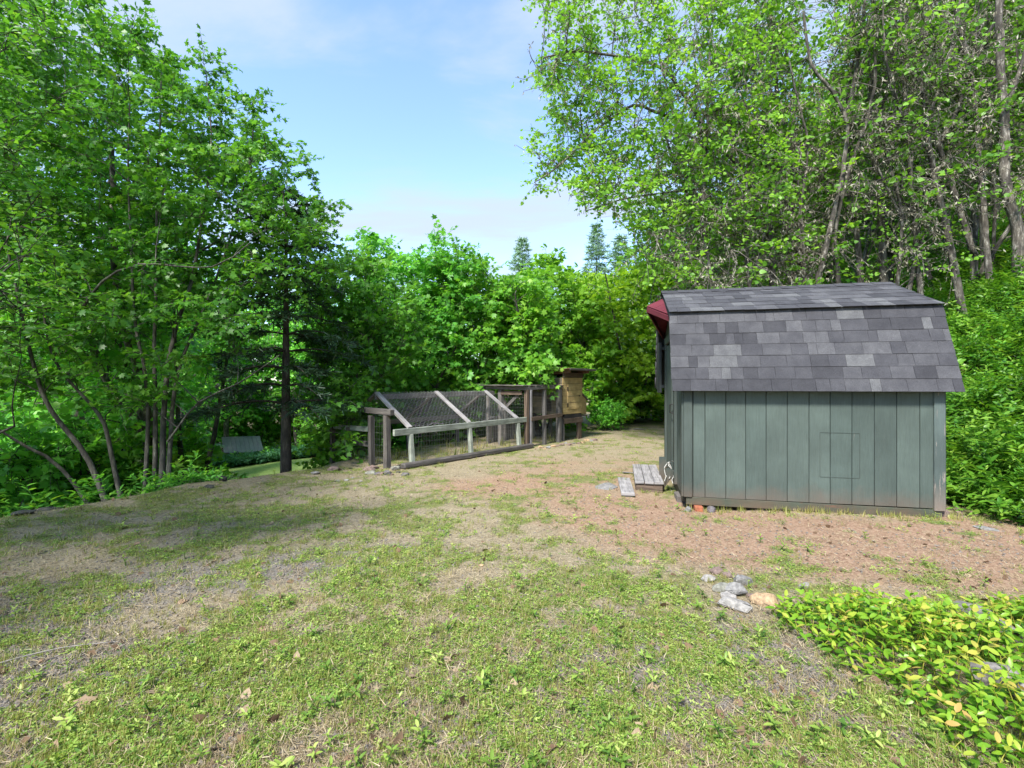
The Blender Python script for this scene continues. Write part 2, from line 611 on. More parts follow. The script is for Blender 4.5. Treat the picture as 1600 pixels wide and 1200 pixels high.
f1 = noise(nt, P, 38, 7, 0.75)
f2 = noise(nt, P, 6, 6, 0.65)
f3 = noise(nt, P, 130, 3, 0.7)
vo = nt.nodes.new('ShaderNodeTexVoronoi'); vo.inputs['Scale'].default_value = 75
nt.links.new(P, vo.inputs['Vector'])
straw = ramp(nt, [(0.25, (0.10, 0.08, 0.052)), (0.48, (0.26, 0.215, 0.14)), (0.70, (0.43, 0.37, 0.26))], f1.outputs['Fac'])
redc = ramp(nt, [(0.25, (0.12, 0.062, 0.04)), (0.5, (0.30, 0.195, 0.13)), (0.75, (0.45, 0.34, 0.25))], f1.outputs['Fac'])
greyc = ramp(nt, [(0.0, (0.06, 0.058, 0.058)), (0.45, (0.19, 0.178, 0.168)), (0.9, (0.36, 0.335, 0.31))], f3.outputs['Fac'])
vr = ramp(nt, [(0.0, (1.35, 1.35, 1.35)), (0.6, (0.55, 0.55, 0.56))], vo.outputs['Distance'])
greyc2 = mixc(nt, 0.8, greyc.outputs[0], vr.outputs[0], 'MULTIPLY')
grn = ramp(nt, [(0.3, (0.075, 0.085, 0.03)), (0.55, (0.19, 0.20, 0.075)), (0.75, (0.32, 0.32, 0.14))], f1.outputs['Fac'])
litter = ramp(nt, [(0.3, (0.03, 0.022, 0.012)), (0.5, (0.075, 0.06, 0.025)), (0.7, (0.07, 0.10, 0.02))], f2.outputs['Fac'])


def soft(src, lo, hi):
    mr = nt.nodes.new('ShaderNodeMapRange')
    mr.interpolation_type = 'SMOOTHSTEP'
    mr.inputs['From Min'].default_value = lo; mr.inputs['From Max'].default_value = hi
    ad = nt.nodes.new('ShaderNodeMath'); ad.operation = 'MULTIPLY_ADD'
    ad.inputs[1].default_value = 0.5
    nt.links.new(f1.outputs['Fac'], ad.inputs[0]); nt.links.new(src, ad.inputs[2])
    nt.links.new(ad.outputs[0], mr.inputs['Value'])
    return mr.outputs[0]


c = mixc(nt, soft(attr(nt, 'red'), 0.40, 0.85), straw.outputs[0], redc.outputs[0])
c = mixc(nt, soft(attr(nt, 'grey'), 0.42, 0.95), c.outputs[0], greyc2.outputs[0])
c = mixc(nt, soft(attr(nt, 'green'), 0.5, 1.15), c.outputs[0], grn.outputs[0])
c = mixc(nt, attr(nt, 'off'), c.outputs[0], litter.outputs[0])
nt.links.new(c.outputs[0], b.inputs['Base Color'])
b.inputs['Roughness'].default_value = 0.95
b.inputs['Specular IOR Level'].default_value = 0.15
bump(nt, b, f1.outputs['Fac'], 0.8, 0.02)
gm = mesh_of('ground', gb, mg, True)
for k in ('red', 'grey', 'green', 'off'):
    a_ = gm.attributes.new(k, 'FLOAT', 'POINT')
    a_.data.foreach_set('value', MK[k].astype(np.float32))
tag(link('ground', gm), kind='structure')
# the mown strip of lawn on the lower terrace
lawn_m, nt, b, out = new_mat('mown_lawn')
t = nt.nodes.new('ShaderNodeTexCoord')
n = noise(nt, t.outputs['Object'], 14, 6, 0.7); n2_ = noise(nt, t.outputs['Object'], 0.9, 3, 0.5)
r = ramp(nt, [(0.3, (0.10, 0.17, 0.035)), (0.6, (0.24, 0.32, 0.09)), (0.8, (0.36, 0.40, 0.15))], n.outputs['Fac'])
r2 = ramp(nt, [(0.3, (0.8, 0.85, 0.7)), (0.7, (1.15, 1.1, 1.1))], n2_.outputs['Fac'])
nt.links.new(mixc(nt, 1, r.outputs[0], r2.outputs[0], 'MULTIPLY').outputs[0], b.inputs['Base Color'])
b.inputs['Roughness'].default_value = 0.9
bump(nt, b, n.outputs['Fac'], 0.8, 0.05)
LX, LY = np.meshgrid(np.linspace(-19, -3.0, 70), np.linspace(13.0, 27.0, 60))
lb = Buf()
ii = (np.arange(59)[:, None] * 70 + np.arange(69)[None, :]).ravel()
lb.add(np.stack([LX.ravel(), LY.ravel(), ground_z(LX, LY).ravel() + 0.03], 1), np.stack([ii, ii + 1, ii + 71, ii + 70], 1))
tag(link('lawn', mesh_of('lawn', lb, lawn_m, True)), kind='structure')

# ------------------------------------------------------------------ shared materials
M = {}
M['green_paint'] = painted_mat('green_paint', (0.069, 0.092, 0.082), (0.115, 0.12, 0.108), 0.655, 0.55, 0.06, (0.06, 0.25, (0.15, 0.095, 0.07)))
M['green_trim'] = painted_mat('green_trim', (0.058, 0.074, 0.066), (0.13, 0.12, 0.10), 0.66, 0.5, 0.05, (0.06, 0.26, (0.16, 0.10, 0.07)))
M['worn_trim'] = painted_mat('worn_trim', (0.08, 0.105, 0.10), (0.21, 0.19, 0.17), 0.57, 0.8, 0.03, (0.02, 0.42, (0.33, 0.20, 0.145)))
M['skirt'] = painted_mat('skirt', (0.065, 0.075, 0.055), (0.13, 0.075, 0.05), 0.60, 0.6, 0.06, (-0.06, 0.09, (0.16, 0.085, 0.055)))
M['dark_trim'] = painted_mat('dark_trim', (0.022, 0.027, 0.027), (0.06, 0.06, 0.055), 0.68)
M['red_paint'] = painted_mat('red_paint', (0.115, 0.018, 0.028), (0.07, 0.03, 0.028), 0.7)
M['shingles'] = [shingle_mat('shingle', c_) for c_ in ((0.034, 0.034, 0.040), (0.044, 0.044, 0.051), (0.054, 0.054, 0.061), (0.070, 0.070, 0.077), (0.090, 0.091, 0.096))]
M['grey_wood'] = wood_mat('grey_wood', (0.06, 0.054, 0.05), (0.14, 0.13, 0.122), (0.23, 0.215, 0.205))
M['pale_wood'] = wood_mat('pale_wood', (0.11, 0.105, 0.107), (0.245, 0.235, 0.238), (0.38, 0.37, 0.37))
M['dark_wood'] = wood_mat('dark_wood', (0.035, 0.03, 0.027), (0.09, 0.08, 0.075), (0.17, 0.155, 0.14))
M['brown_wood'] = wood_mat('brown_wood', (0.04, 0.028, 0.019), (0.10, 0.07, 0.05), (0.18, 0.13, 0.10))
M['green_wood'] = wood_mat('green_wood', (0.13, 0.15, 0.125), (0.27, 0.295, 0.25), (0.40, 0.43, 0.37))
M['tan_paint'] = wood_mat('tan_paint', (0.29, 0.21, 0.085), (0.41, 0.30, 0.13), (0.48, 0.37, 0.18), 0.6)
M['tan_dull'] = wood_mat('tan_dull', (0.15, 0.12, 0.08), (0.23, 0.19, 0.13), (0.29, 0.245, 0.17), 0.6)
M['rust'] = plain_mat('rusty_roofing', (0.13, 0.065, 0.04), 0.8, 0.5, 6)
M['black'] = plain_mat('inside_shade', (0.015, 0.014, 0.013), 0.9, 0.3)  # near black colour standing for the shade inside the coop
M['wire'] = plain_mat('galvanised_wire', (0.30, 0.30, 0.30), 0.5, 0.2, 5, 0.4)
M['iron'] = plain_mat('dark_iron', (0.03, 0.027, 0.025), 0.6, 0.3, 20, 0.5)
M['brick'] = plain_mat('red_brick', (0.30, 0.10, 0.05), 0.9, 0.4, 30)
M['rope'] = plain_mat('white_rope', (0.45, 0.44, 0.41), 0.9, 0.1, 60)
M['concrete'] = plain_mat('concrete', (0.13, 0.115, 0.105), 0.95, 0.3, 14)
STONE = [plain_mat('stone', c_, 0.9, 0.5, 34, 0, 1.0) for c_ in
         ((0.20, 0.193, 0.185), (0.26, 0.245, 0.228), (0.13, 0.117, 0.123), (0.36, 0.25, 0.15), (0.19, 0.135, 0.115), (0.06, 0.057, 0.05), (0.21, 0.205, 0.17))]

# ------------------------------------------------------------------ the barn-shaped shed
SH = thing('garden_shed', 'dark green barn shaped shed with a grey shingled gambrel roof on bare red soil', 'shed', (2.008, 5.62, 0), R(-12.7))
SW, SD, ZB, ZE, ZK, ZR = 2.60, 2.572, 0.085, 1.36, 2.267, 2.709
YK = 0.25
# sheathing core that closes the box (gambrel prism) just inside the cladding
prof = [(0.02, ZB), (0.02, ZE), (YK + 0.02, ZK - 0.05), (SD / 2, ZR - 0.05), (SD - YK - 0.02, ZK - 0.05), (SD - 0.02, ZE), (SD - 0.02, ZB)]
prism('inner_frame', [(0.03, y, z) for y, z in prof], (1, 0, 0), SW - 0.06, M['green_trim'], SH)
# cladding boards on the long wall (grooves 9 mm wide between them)
edges = [0.165] + [0.2 + 0.205 * i + 0.165 for i in range(0, 11)]
xs = [0.035, 0.215]
gx_ = [1083, 1101.5, 1134, 1165, 1197, 1230, 1264, 1297, 1331, 1366, 1401, 1437, 1459]


def wall_x(px):
    """where the ray through column px meets the long wall (local x)"""
    s_ = (px - 800.0) / FPX
    ux, uy = math.cos(R(12.7)), -math.sin(R(12.7))
    return (s_ * 5.62 - 2.008) / (ux - s_ * uy)


wx = [wall_x(p) for p in gx_]
for i in range(len(wx) - 1):
    x0, x1 = wx[i] + 0.0028, wx[i + 1] - 0.0028
    beam('wall_board', ((x0 + x1) / 2, 0.006, ZB), ((x0 + x1) / 2, 0.006, ZE + 0.02), x1 - x0, 0.022, M['green_paint'], SH, up=(0, 1, 0), bev=0.003, warp=0.0008)
# corner trims
tr = beam('corner_trim', (0.047, -0.014, ZB), (0.047, -0.014, ZE), 0.094, 0.022, M['green_trim'], SH, up=(0, 1, 0))
tr = beam('corner_trim', (SW - 0.05, -0.016, ZB - 0.02), (SW - 0.05, -0.016, ZE), 0.10, 0.024, M['worn_trim'], SH, up=(0, 1, 0))
tr['label'] = 'corner trim with grey peeling paint and bare wood near the ground'
beam('corner_trim', (SW - 0.006, -0.006, ZB - 0.02), (SW - 0.006, -0.006, ZE), 0.04, 0.016, M['green_trim'], SH, up=(0, 1, 0))
beam('corner_trim', (-0.012, 0.045, ZB), (-0.012, 0.045, ZE + 0.02), 0.022, 0.10, M['green_trim'], SH, up=(0, 1, 0))
beam('skirt_board', (0.03, 0.012, 0.036), (SW - 0.02, 0.012, 0.024), 0.04, 0.092, M['skirt'], SH, warp=0.004)
beam('floor_joist', (0.03, SD - 0.1, 0.03), (SW - 0.02, SD - 0.1, 0.03), 0.05, 0.10, M['skirt'], SH)
beam('floor_joist', (0.03, 0.2, 0.03), (0.03, SD - 0.2, 0.03), 0.04, 0.10, M['skirt'], SH)
# cut-out patch in the siding
px0, px1, pz0, pz1 = wall_x(1281), wall_x(1343), 0.375, 0.865
for (a0, a1) in (((px0, pz0), (px1, pz0)), ((px0, pz1), (px1, pz1)), ((px0, pz0), (px0, pz1)), ((px1, pz0), (px1, pz1))):
    beam('patch_seam', (a0[0], -0.006, a0[1]), (a1[0], -0.006, a1[1]), 0.007, 0.006, M['green_trim'], SH, up=(0, 1, 0), bev=0.001, warp=0)
# door-side gable wall (local x = 0, facing the steps): boards, trims, door
for i in range(12):
    y0 = 0.10 + i * 0.2; y1 = y0 + 0.192; yc = (y0 + y1) / 2
    if 0.62 < yc < 1.95: continue
    def top(y):
        y = min(y, SD - y)
        return ZE + (ZK - ZE) * y / YK if y < YK else ZK + (ZR - ZK) * (y - YK) / (SD / 2 - YK)
    prism('wall_board', [(0.016, y0, ZB), (0.016, y1, ZB), (0.016, y1, top(y1) - 0.1), (0.016, y0, top(y0) - 0.1)], (-1, 0, 0), 0.018, M['green_paint'], SH)
prism('gable_board', [(0.016, 0.70, 2.02), (0.016, 1.9, 2.02), (0.016, 1.9, 2.4), (0.016, SD / 2, 2.62), (0.016, 0.70, 2.4)], (-1, 0, 0), 0.018, M['green_paint'], SH)
DR = beam('door', (-0.006, 1.286, 0.12), (-0.006, 1.286, 1.98), 0.03, 1.12, M['green_paint'], SH, up=(0, 1, 0))
for yy in (0.655, 1.917):
    beam('door_trim', (-0.022, yy, 0.10), (-0.022, yy, 2.06), 0.04, 0.10, M['green_trim'], SH, up=(0, 1, 0))
beam('door_trim', (-0.022, 0.60, 2.06), (-0.022, 1.97, 2.06), 0.04, 0.10, M['green_trim'], SH)
beam('door_batten', (-0.034, 0.93, 0.16), (-0.034, 0.93, 1.96), 0.022, 0.09, M['green_trim'], SH, up=(0, 1, 0))
hb = Buf(); tube(hb, [(-0.02, 0.80, 1.0), (-0.075, 0.80, 1.02), (-0.075, 0.80, 1.12), (-0.02, 0.80, 1.14)], 0.009, 6)
link('door_handle', mesh_of('door_handle', hb, M['iron'], True), SH)
# dark shutter board hung beside the door
for j in range(3):
    beam('shutter_board', (-0.10 - 0.004 * j, 2.06 + 0.13 * j, 1.26), (-0.10 - 0.004 * j, 2.06 + 0.13 * j, 2.06), 0.035, 0.12, M['dark_trim'], SH, up=(0, 1, 0))
for zz_ in (1.36, 1.96):
    beam('shutter_cleat', (-0.062, 2.0, zz_), (-0.062, 2.38, zz_), 0.09, 0.05, M['dark_trim'], SH)
# roof: deck, shingles one by one on the two slopes in view
XL, XR = -0.135, SW + 0.115
EY, EZ = -0.105, 1.338


def slope_frame(y0, z0, y1, z1):
    d = Vector((0, y1 - y0, z1 - z0)); L = d.length; d.normalize()
    nrm = Vector((1, 0, 0)).cross(d)
    return d, nrm, L


def deck(y0, z0, y1, z1, name='roof_deck'):
    d, nrm, L = slope_frame(y0, z0, y1, z1)
    o0 = Vector((0, y0, z0))
    pts = [Vector((XL + 0.01, 0, 0)) + o0, Vector((XR - 0.01, 0, 0)) + o0, Vector((XR - 0.01, 0, 0)) + o0 + d * L, Vector((XL + 0.01, 0, 0)) + o0 + d * L]
    prism(name, pts, -nrm, 0.02, M['dark_trim'], SH)


deck(EY, EZ, YK, ZK); deck(YK, ZK, SD / 2, ZR)
deck(SD - EY, EZ, SD - YK, ZK); deck(SD - YK, ZK, SD / 2, ZR)
_sh = {}


def shingle_mesh(w, l, m):
    key = (round(w, 2), round(l, 3), m)
    if key not in _sh:
        bm = bmesh.new()
        bmesh.ops.create_cube(bm, size=1.0)
        for v in bm.verts:
            v.co = Vector((v.co.x * (key[0] - 0.002), v.co.y * l, (v.co.z + 0.5) * 0.007))
        bmesh.ops.bevel(bm, geom=[e for e in bm.edges], offset=0.0018, segments=1, affect='EDGES')
        me = bpy.data.meshes.new('shingle'); bm.to_mesh(me); bm.free()
        me.materials.append(M['shingles'][m])
        _sh[key] = me
    return _sh[key]


rr = random.Random(4)


def shingle_slope(y0, z0, y1, z1, rows, flip=False, sag=0.0):
    d, nrm, L = slope_frame(y0, z0, y1, z1)
    if nrm.z < 0: nrm = -nrm
    ex = (L + 0.006) / rows
    buf = Buf() if flip else None
    for k in range(rows):
        x = XL - rr.uniform(0.0, 0.01)
        end = XR + rr.uniform(0, 0.008)
        x_edge = x
        while x < end - 0.02:
            w = rr.choice((0.1, 0.14, 0.17, 0.2, 0.24, 0.27, 0.3)) * rr.choice((0.9, 1.0))
            w = round(w, 2)
            if x + w > end: w = round(max(0.03, end - x), 2)
            mi = rr.choices((0, 1, 2, 3, 4), (4, 6, 6, 4, 2))[0]
            l = ex + 0.05 if k < rows - 1 else ex + 0.012
            pos = Vector((x + w / 2, y0, z0)) + d * (k * ex + l / 2 - 0.012) + nrm * (0.006 + rr.uniform(0, 0.003))
            rot = Matrix((Vector((1, 0, 0)), d, nrm if not flip else nrm)).transposed()
            tilt = Matrix.Rotation(-0.030 + rr.uniform(-0.007, 0.005), 3, 'X') @ Matrix.Rotation(rr.gauss(0, 0.006), 3, 'Z')
            if flip:
                bx = np.array([[a_, b_, c_] for a_ in (-w / 2, w / 2) for b_ in (-l / 2, l / 2) for c_ in (0, 0.007)])
                Rm = np.array(Matrix((Vector((-1, 0, 0)), d, nrm)).transposed() @ tilt)
                bx = bx @ Rm.T + np.array(pos)
                buf.add(bx, np.array([[0, 1, 3, 2], [4, 6, 7, 5], [0, 4, 5, 1], [2, 3, 7, 6], [1, 5, 7, 3], [0, 2, 6, 4]]))
            else:
                o = link('shingle', shingle_mesh(w, l, mi), SH, pos)
                o.rotation_euler = (rot @ tilt).to_euler()
            x += w
    if flip:
        tag(link('far_shingles', mesh_of('far_shingles', buf, M['shingles'][1]), SH), kind='stuff')


shingle_slope(EY - 0.012, EZ - 0.012, YK, ZK, 7)
shingle_slope(YK - 0.045, ZK + 0.0, SD / 2, ZR, 6)
shingle_slope(SD - EY, EZ, SD - YK, ZK, 7, True)
shingle_slope(SD - YK + 0.03, ZK, SD / 2, ZR, 6, True)
# ridge caps
x = XL
while x < XR - 0.05:
    w = min(0.22, XR - x)
    for sgn in (-1, 1):
        dd = Vector((0, sgn * 1.036, -0.442)).normalized()
        me = mesh_box('ridge_cap', M['shingles'][rr.choice((0, 1, 2))], (w + 0.03, 0.15, 0.008), 0.002)
        o = link('ridge_cap', me, SH, Vector((x + w / 2, SD / 2, ZR + 0.026)) + dd * 0.072)
        nn = Vector((0, 0.442 * sgn, 1.036)).normalized()
        o.rotation_euler = (Matrix((Vector((1, 0, 0)), nn.cross(Vector((1, 0, 0))), nn)).transposed() @ Matrix.Rotation(0.03, 3, 'Y')).to_euler()
    x += w
# rake edge boards
for xx in (XL + 0.02, XR - 0.02):
    for (a0, a1) in (((EY, EZ), (YK, ZK)), ((YK, ZK), (SD / 2, ZR)), ((SD - EY, EZ), (SD - YK, ZK)), ((SD - YK, ZK), (SD / 2, ZR))):
        d, nrm, L = slope_frame(*a0, *a1)
        if nrm.z < 0: nrm = -nrm
        q0 = Vector((xx, *a0)) - nrm * 0.055; q1 = Vector((xx, *a1)) - nrm * 0.055
        beam('rake_board', q0, q1, 0.022, 0.06, M['dark_trim'], SH, up=nrm)
# red peaked hood over the door
tip = Vector((-0.34, SD / 2, 2.51)); rin = Vector((0.0, SD / 2, 2.66))
for s_, nm_ in ((-1, 'hood_board'), (1, 'hood_board')):
    low_in = Vector((-0.01, SD / 2 + s_ * 1.02, 2.19)); 
    for k in range(4):
        # four boards from ridge to eave, each following the raking edge
        f0, f1 = k / 4, (k + 1) / 4 - 0.006
        q = [rin.lerp(low_in, f0), tip.lerp(low_in, f0), tip.lerp(low_in, f1), rin.lerp(low_in, f1)]
        n_ = (q[1] - q[0]).cross(q[3] - q[0]).normalized()
        if n_.z < 0: n_ = -n_
        prism(nm_, q, n_, 0.022, M['red_paint'], SH)
    beam('hood_fascia', tip + Vector((0, s_ * 0.01, -0.035)), low_in + Vector((-0.015, 0, -0.035)), 0.02, 0.07, M['red_paint'], SH)
# blocks under the corners: things of their own
def rock_mesh(r_, sx_, sy_, sz_, mat, n=17):
    bm = bmesh.new()
    for _ in range(n):
        v = Vector((r_.gauss(0, 1), r_.gauss(0, 1), r_.gauss(0, 1))).normalized()
        k = r_.uniform(0.82, 1.0)
        bm.verts.new((v.x * sx_ * k, v.y * sy_ * k, max(v.z, -0.55) * sz_ * k))
    h = bmesh.ops.convex_hull(bm, input=bm.verts)
    for v in [v for v in bm.verts if not v.link_faces]: bm.verts.remove(v)
    bmesh.ops.bevel(bm, geom=list(bm.edges), offset=min(sx_, sy_, sz_) * 0.08, segments=2, affect='EDGES')
    me = bpy.data.meshes.new('stone'); bm.to_mesh(me); bm.free()
    me.materials.append(mat)
    me.polygons.foreach_set('use_smooth', [True] * len(me.polygons))
    me.set_sharp_from_angle(angle=R(28))
    return me


def local(x, y, z=None):
    p = Matrix.Rotation(R(-12.7), 3, 'Z') @ Vector((x, y, 0)) + Vector((2.008, 5.62, 0))
    return (p.x, p.y, gz(p.x, p.y) if z is None else z)


p = local(0.16, 0.02)
o = link('brick', mesh_box('brick', M['brick'], (0.09, 0.19, 0.12), 0.006, 3), None, (p[0], p[1], -0.07 + 0.0), (0, 0, R(-12)))
tag(o, 'small red brick propping up the corner of the green shed beside the steps', 'brick')
sr = random.Random(11)
for (lx, ly, a, b_, c_, mi, lab) in ((0.30, -0.02, .09, .06, .06, 2, 'dark wedge stone beside the red brick under the shed corner'),
                                     (0.03, -0.10, .06, .05, .05, 0, 'small grey stone on the soil left of the red brick'),
                                     (2.62, 0.10, .09, .10, .07, 4, 'brown stone under the peeling corner of the green shed')):
    p = local(lx, ly)
    tag(link('stone', rock_mesh(sr, a, b_, c_, STONE[mi]), None, (p[0], p[1], p[2] + c_ * 0.3), (0, 0, sr.uniform(0, 6))), lab, 'stone')
# steps
ST = thing('wooden_step', 'weathered grey three plank step platform in front of the shed door', 'step', local(-0.345, 1.4, 0.0), R(-12.7))
zt = 0.105
for i in range(3):
    xx = -0.125 + i * 0.125
    beam('plank', (xx, -0.70, zt - 0.018), (xx, 0.70, zt - 0.018), 0.117, 0.034, M['pale_wood'], ST, warp=0.003)
for yy in (-0.66, 0.0, 0.66):
    beam('riser', (-0.17, yy, 0.0), (0.17, yy, 0.0), 0.035, 0.165, M['brown_wood'], ST)
for xx in (-0.165, 0.165):
    beam('side_board', (xx, -0.64, -0.01), (xx, 0.64, -0.01), 0.03, 0.15, M['brown_wood'], ST)
LS = thing('step_plank', 'single short mossy grey plank lying lower beside the step platform', 'plank', local(-0.65, 0.82, 0.0), R(-10))
beam('board', (0, -0.5, 0.005), (0, 0.5, 0.005), 0.17, 0.045, M['pale_wood'], LS)
beam('cleat', (-0.06, -0.46, -0.04), (0.06, -0.46, -0.04), 0.04, 0.05, M['green_wood'], LS)
LB = thing('offcut_boards', 'two short green painted boards leaning between step and shed wall', 'board', local(-0.1, 0.8, 0.0), R(-12.7))
prism('board', [(-0.06, -0.02, 0.27), (0.055, -0.06, 0.28), (0.07, -0.05, 0.2), (-0.075, 0.0, -0.04), (-0.10, 0.0, -0.03), (-0.02, -0.02, 0.13)], (0, 1, 0), 0.025, M['green_trim'], LB)
prism('board', [(-0.08, 0.42, 0.36), (0.0, 0.42, 0.36), (0.0, 0.42, 0.0), (-0.08, 0.42, -0.02)], (0, 1, 0), 0.03, M['green_trim'], LB)
rb = Buf()
rr2 = np.random.default_rng(5)
base = np.array(local(-0.08, 0.78, 0.0)) + np.array([0, 0, 0.3])
for s_ in range(4):
    pts = [base + np.array([0.02 * s_ - 0.03, 0, 0.06]) + rr2.normal(0, 0.012, 3)]
    for q in range(5):
        pts.append(pts[-1] + np.array([rr2.normal(0.012, 0.03), rr2.normal(-0.01, 0.02), rr2.normal(-0.035, 0.03)]))
    tube(rb, resample(pts, 0.02), 0.0055, 5)
tag(link('rope', mesh_of('rope', rb, M['rope'], True)), 'tangled white rope hanging over the green boards by the step', 'rope')
# foundation blocks by the door
o = link('concrete_block', mesh_box('concrete_block', M['concrete'], (0.14, 0.26, 0.10), 0.012, 9, 0.01), None, local(0.03, 0.5, -0.04), (0, 0, R(-10)))
tag(o, 'rough concrete block under the shed wall beside the step', 'block')

# ------------------------------------------------------------------ chicken run and coop (frame: x along the run, y backwards)
CR = math.atan2(0.770, 0.638)
RUN = thing('chicken_run', 'weathered timber chicken run with a wire covered pitched top', 'chicken run', (1.23, 11.7, 0), CR)


def cw(x, y):
    return (1.23 + x * math.cos(CR) - y * math.sin(CR), 11.7 + x * math.sin(CR) + y * math.cos(CR))


WD = 0.937
LX_ = (-4.63, -3.21, -1.74)
for x_ in LX_:
    beam('leg', (x_, -0.06, gz(*cw(x_, 0)) - 0.05), (x_, 0, 0.55), 0.075, 0.075, M['green_wood'], RUN)
    beam('leg', (x_ + 0.02, 2 * WD, gz(*cw(x_, 2 * WD)) - 0.1), (x_, 2 * WD, 0.55), 0.07, 0.07, M['grey_wood'], RUN)
beam('rail', (-4.98, -0.01, 0.60), (-1.42, -0.01, 0.62), 0.05, 0.105, M['green_wood'], RUN)
beam('rail', (-4.98, 2 * WD, 0.60), (-1.42, 2 * WD, 0.62), 0.05, 0.10, M['grey_wood'], RUN)
beam('ridge_beam', (-4.68, WD, 1.165), (-1.45, WD, 1.19), 0.05, 0.10, M['grey_wood'], RUN)
for x_ in LX_:
    beam('rafter', (x_ - 0.02, -0.02, 0.66), (x_ - 0.02, WD, 1.245), 0.085, 0.04, M['pale_wood'], RUN, up=(0, -0.53, 0.85))
    beam('rafter', (x_ - 0.02, 2 * WD, 0.66), (x_ - 0.02, WD, 1.24), 0.08, 0.04, M['grey_wood'], RUN, up=(0, 0.53, 0.85))
# end frame with gate posts
for (x_, y_, h_) in ((-4.98, 0.16, 0.88), (-4.98, 0.60, 0.86)):
    beam('gate_post', (x_, y_, gz(*cw(x_, y_)) - 0.08), (x_ - 0.01, y_, h_), 0.09, 0.09, M['dark_wood'], RUN, warp=0.006)
beam('lintel', (-4.98, 0.02, 0.93), (-4.98, 0.78, 0.95), 0.09, 0.09, M['dark_wood'], RUN)
beam('rail', (-4.98, 0.60, 0.62), (-4.98, 1.9, 0.60), 0.04, 0.09, M['green_wood'], RUN)
beam('rail', (-4.98, 0.66, 0.36), (-4.98, 1.3, 0.36), 0.04, 0.09, M['dark_wood'], RUN)
for y_ in (1.3, 1.87):
    beam('post', (-4.98, y_, gz(*cw(-4.98, y_)) - 0.1), (-4.98, y_, 0.62), 0.08, 0.08, M['dark_wood'], RUN)
# tall part between run and coop
for (x_, y_, w_, m_) in ((-1.42, 0.0, 0.085, 'brown_wood'), (-1.31, -0.03, 0.05, 'pale_wood'), (-0.75, 0.0, 0.075, 'grey_wood'), (-0.16, 0.0, 0.10, 'grey_wood'),
                         (-1.42, 0.75, 0.10, 'grey_wood'), (-1.42, 1.15, 0.07, 'grey_wood'), (-0.75, 1.2, 0.07, 'grey_wood')):
    beam('post', (x_, y_, gz(*cw(x_, y_)) - 0.06), (x_, y_, 1.27), w_, w_, M[m_], RUN)
beam('top_rail', (-1.5, -0.01, 1.305), (-0.05, -0.01, 1.33), 0.06, 0.07, M['grey_wood'], RUN)
beam('top_rail', (-1.46, -0.03, 1.30), (-1.46, 1.25, 1.32), 0.06, 0.07, M['grey_wood'], RUN)
beam('top_rail', (-1.5, 1.2, 1.31), (-0.05, 1.2, 1.33), 0.06, 0.07, M['grey_wood'], RUN)
beam('header', (-1.46, 0.10, 1.20), (-1.46, 0.72, 1.20), 0.03, 0.09, M['brown_wood'], RUN)
beam('brace', (-1.40, 0.70, 0.80), (-1.40, 0.25, 1.16), 0.04, 0.07, M['grey_wood'], RUN)
beam('mid_rail', (-1.33, -0.05, 0.62), (-0.10, -0.05, 0.66), 0.05, 0.085, M['brown_wood'], RUN)
for k in range(7):
    beam('roof_slat', (-1.52 + k * 0.24, -0.05, 1.365), (-1.52 + k * 0.24, 1.28, 1.37), 0.16, 0.02, M['dark_wood'], RUN, warp=0.006)
for k in range(5):
    beam('back_board', (-1.25 + k * 0.22, 1.26, -0.02), (-1.25 + k * 0.22, 1.26, 0.62), 0.2, 0.02, M['grey_wood'], RUN, up=(0, 1, 0))
beam('sill_log', (-4.9, -0.13, 0.045), (-1.35, -0.10, 0.05), 0.11, 0.09, M['dark_wood'], RUN, warp=0.012, bev=0.02)
# wire netting: lattice of thin wires, one part
wb = Buf()


def wire_panel(o, u, v, lu, lv, sp=0.062, r_=0.0018, dia=True):
    o, u, v = np.array(o, float), np.array(u, float), np.array(v, float)
    u /= np.linalg.norm(u); v /= np.linalg.norm(v)
    segs = []
    if dia:
        for sgn in (1, -1):
            c0 = -lv if sgn == 1 else 0
            q = c0
            while q < lu + (lv if sgn == -1 else 0):
                a0, b0 = q, 0.0
                a1, b1 = q + sgn * lv, lv
                # clip in a to 0..lu
                t0, t1 = 0.0, 1.0
                da = a1 - a0
                ta, tb = (0 - a0) / da, (lu - a0) / da
                t0 = max(t0, min(ta, tb)); t1 = min(t1, max(ta, tb))
                if t1 - t0 > 0.02:
                    segs.append((o + u * (a0 + da * t0) + v * (lv * t0), o + u * (a0 + da * t1) + v * (lv * t1)))
                q += sp * 1.414
    else:
        for q in np.arange(0, lu, sp): segs.append((o + u * q, o + u * q + v * lv))
        for q in np.arange(0, lv, sp * 1.5): segs.append((o + v * q, o + v * q + u * lu))
    for s0, s1 in segs:
        m_ = (s0 + s1) / 2 + np.array([0, 0, -0.012])
        tube(wb, [s0, m_, s1], r_, 3)


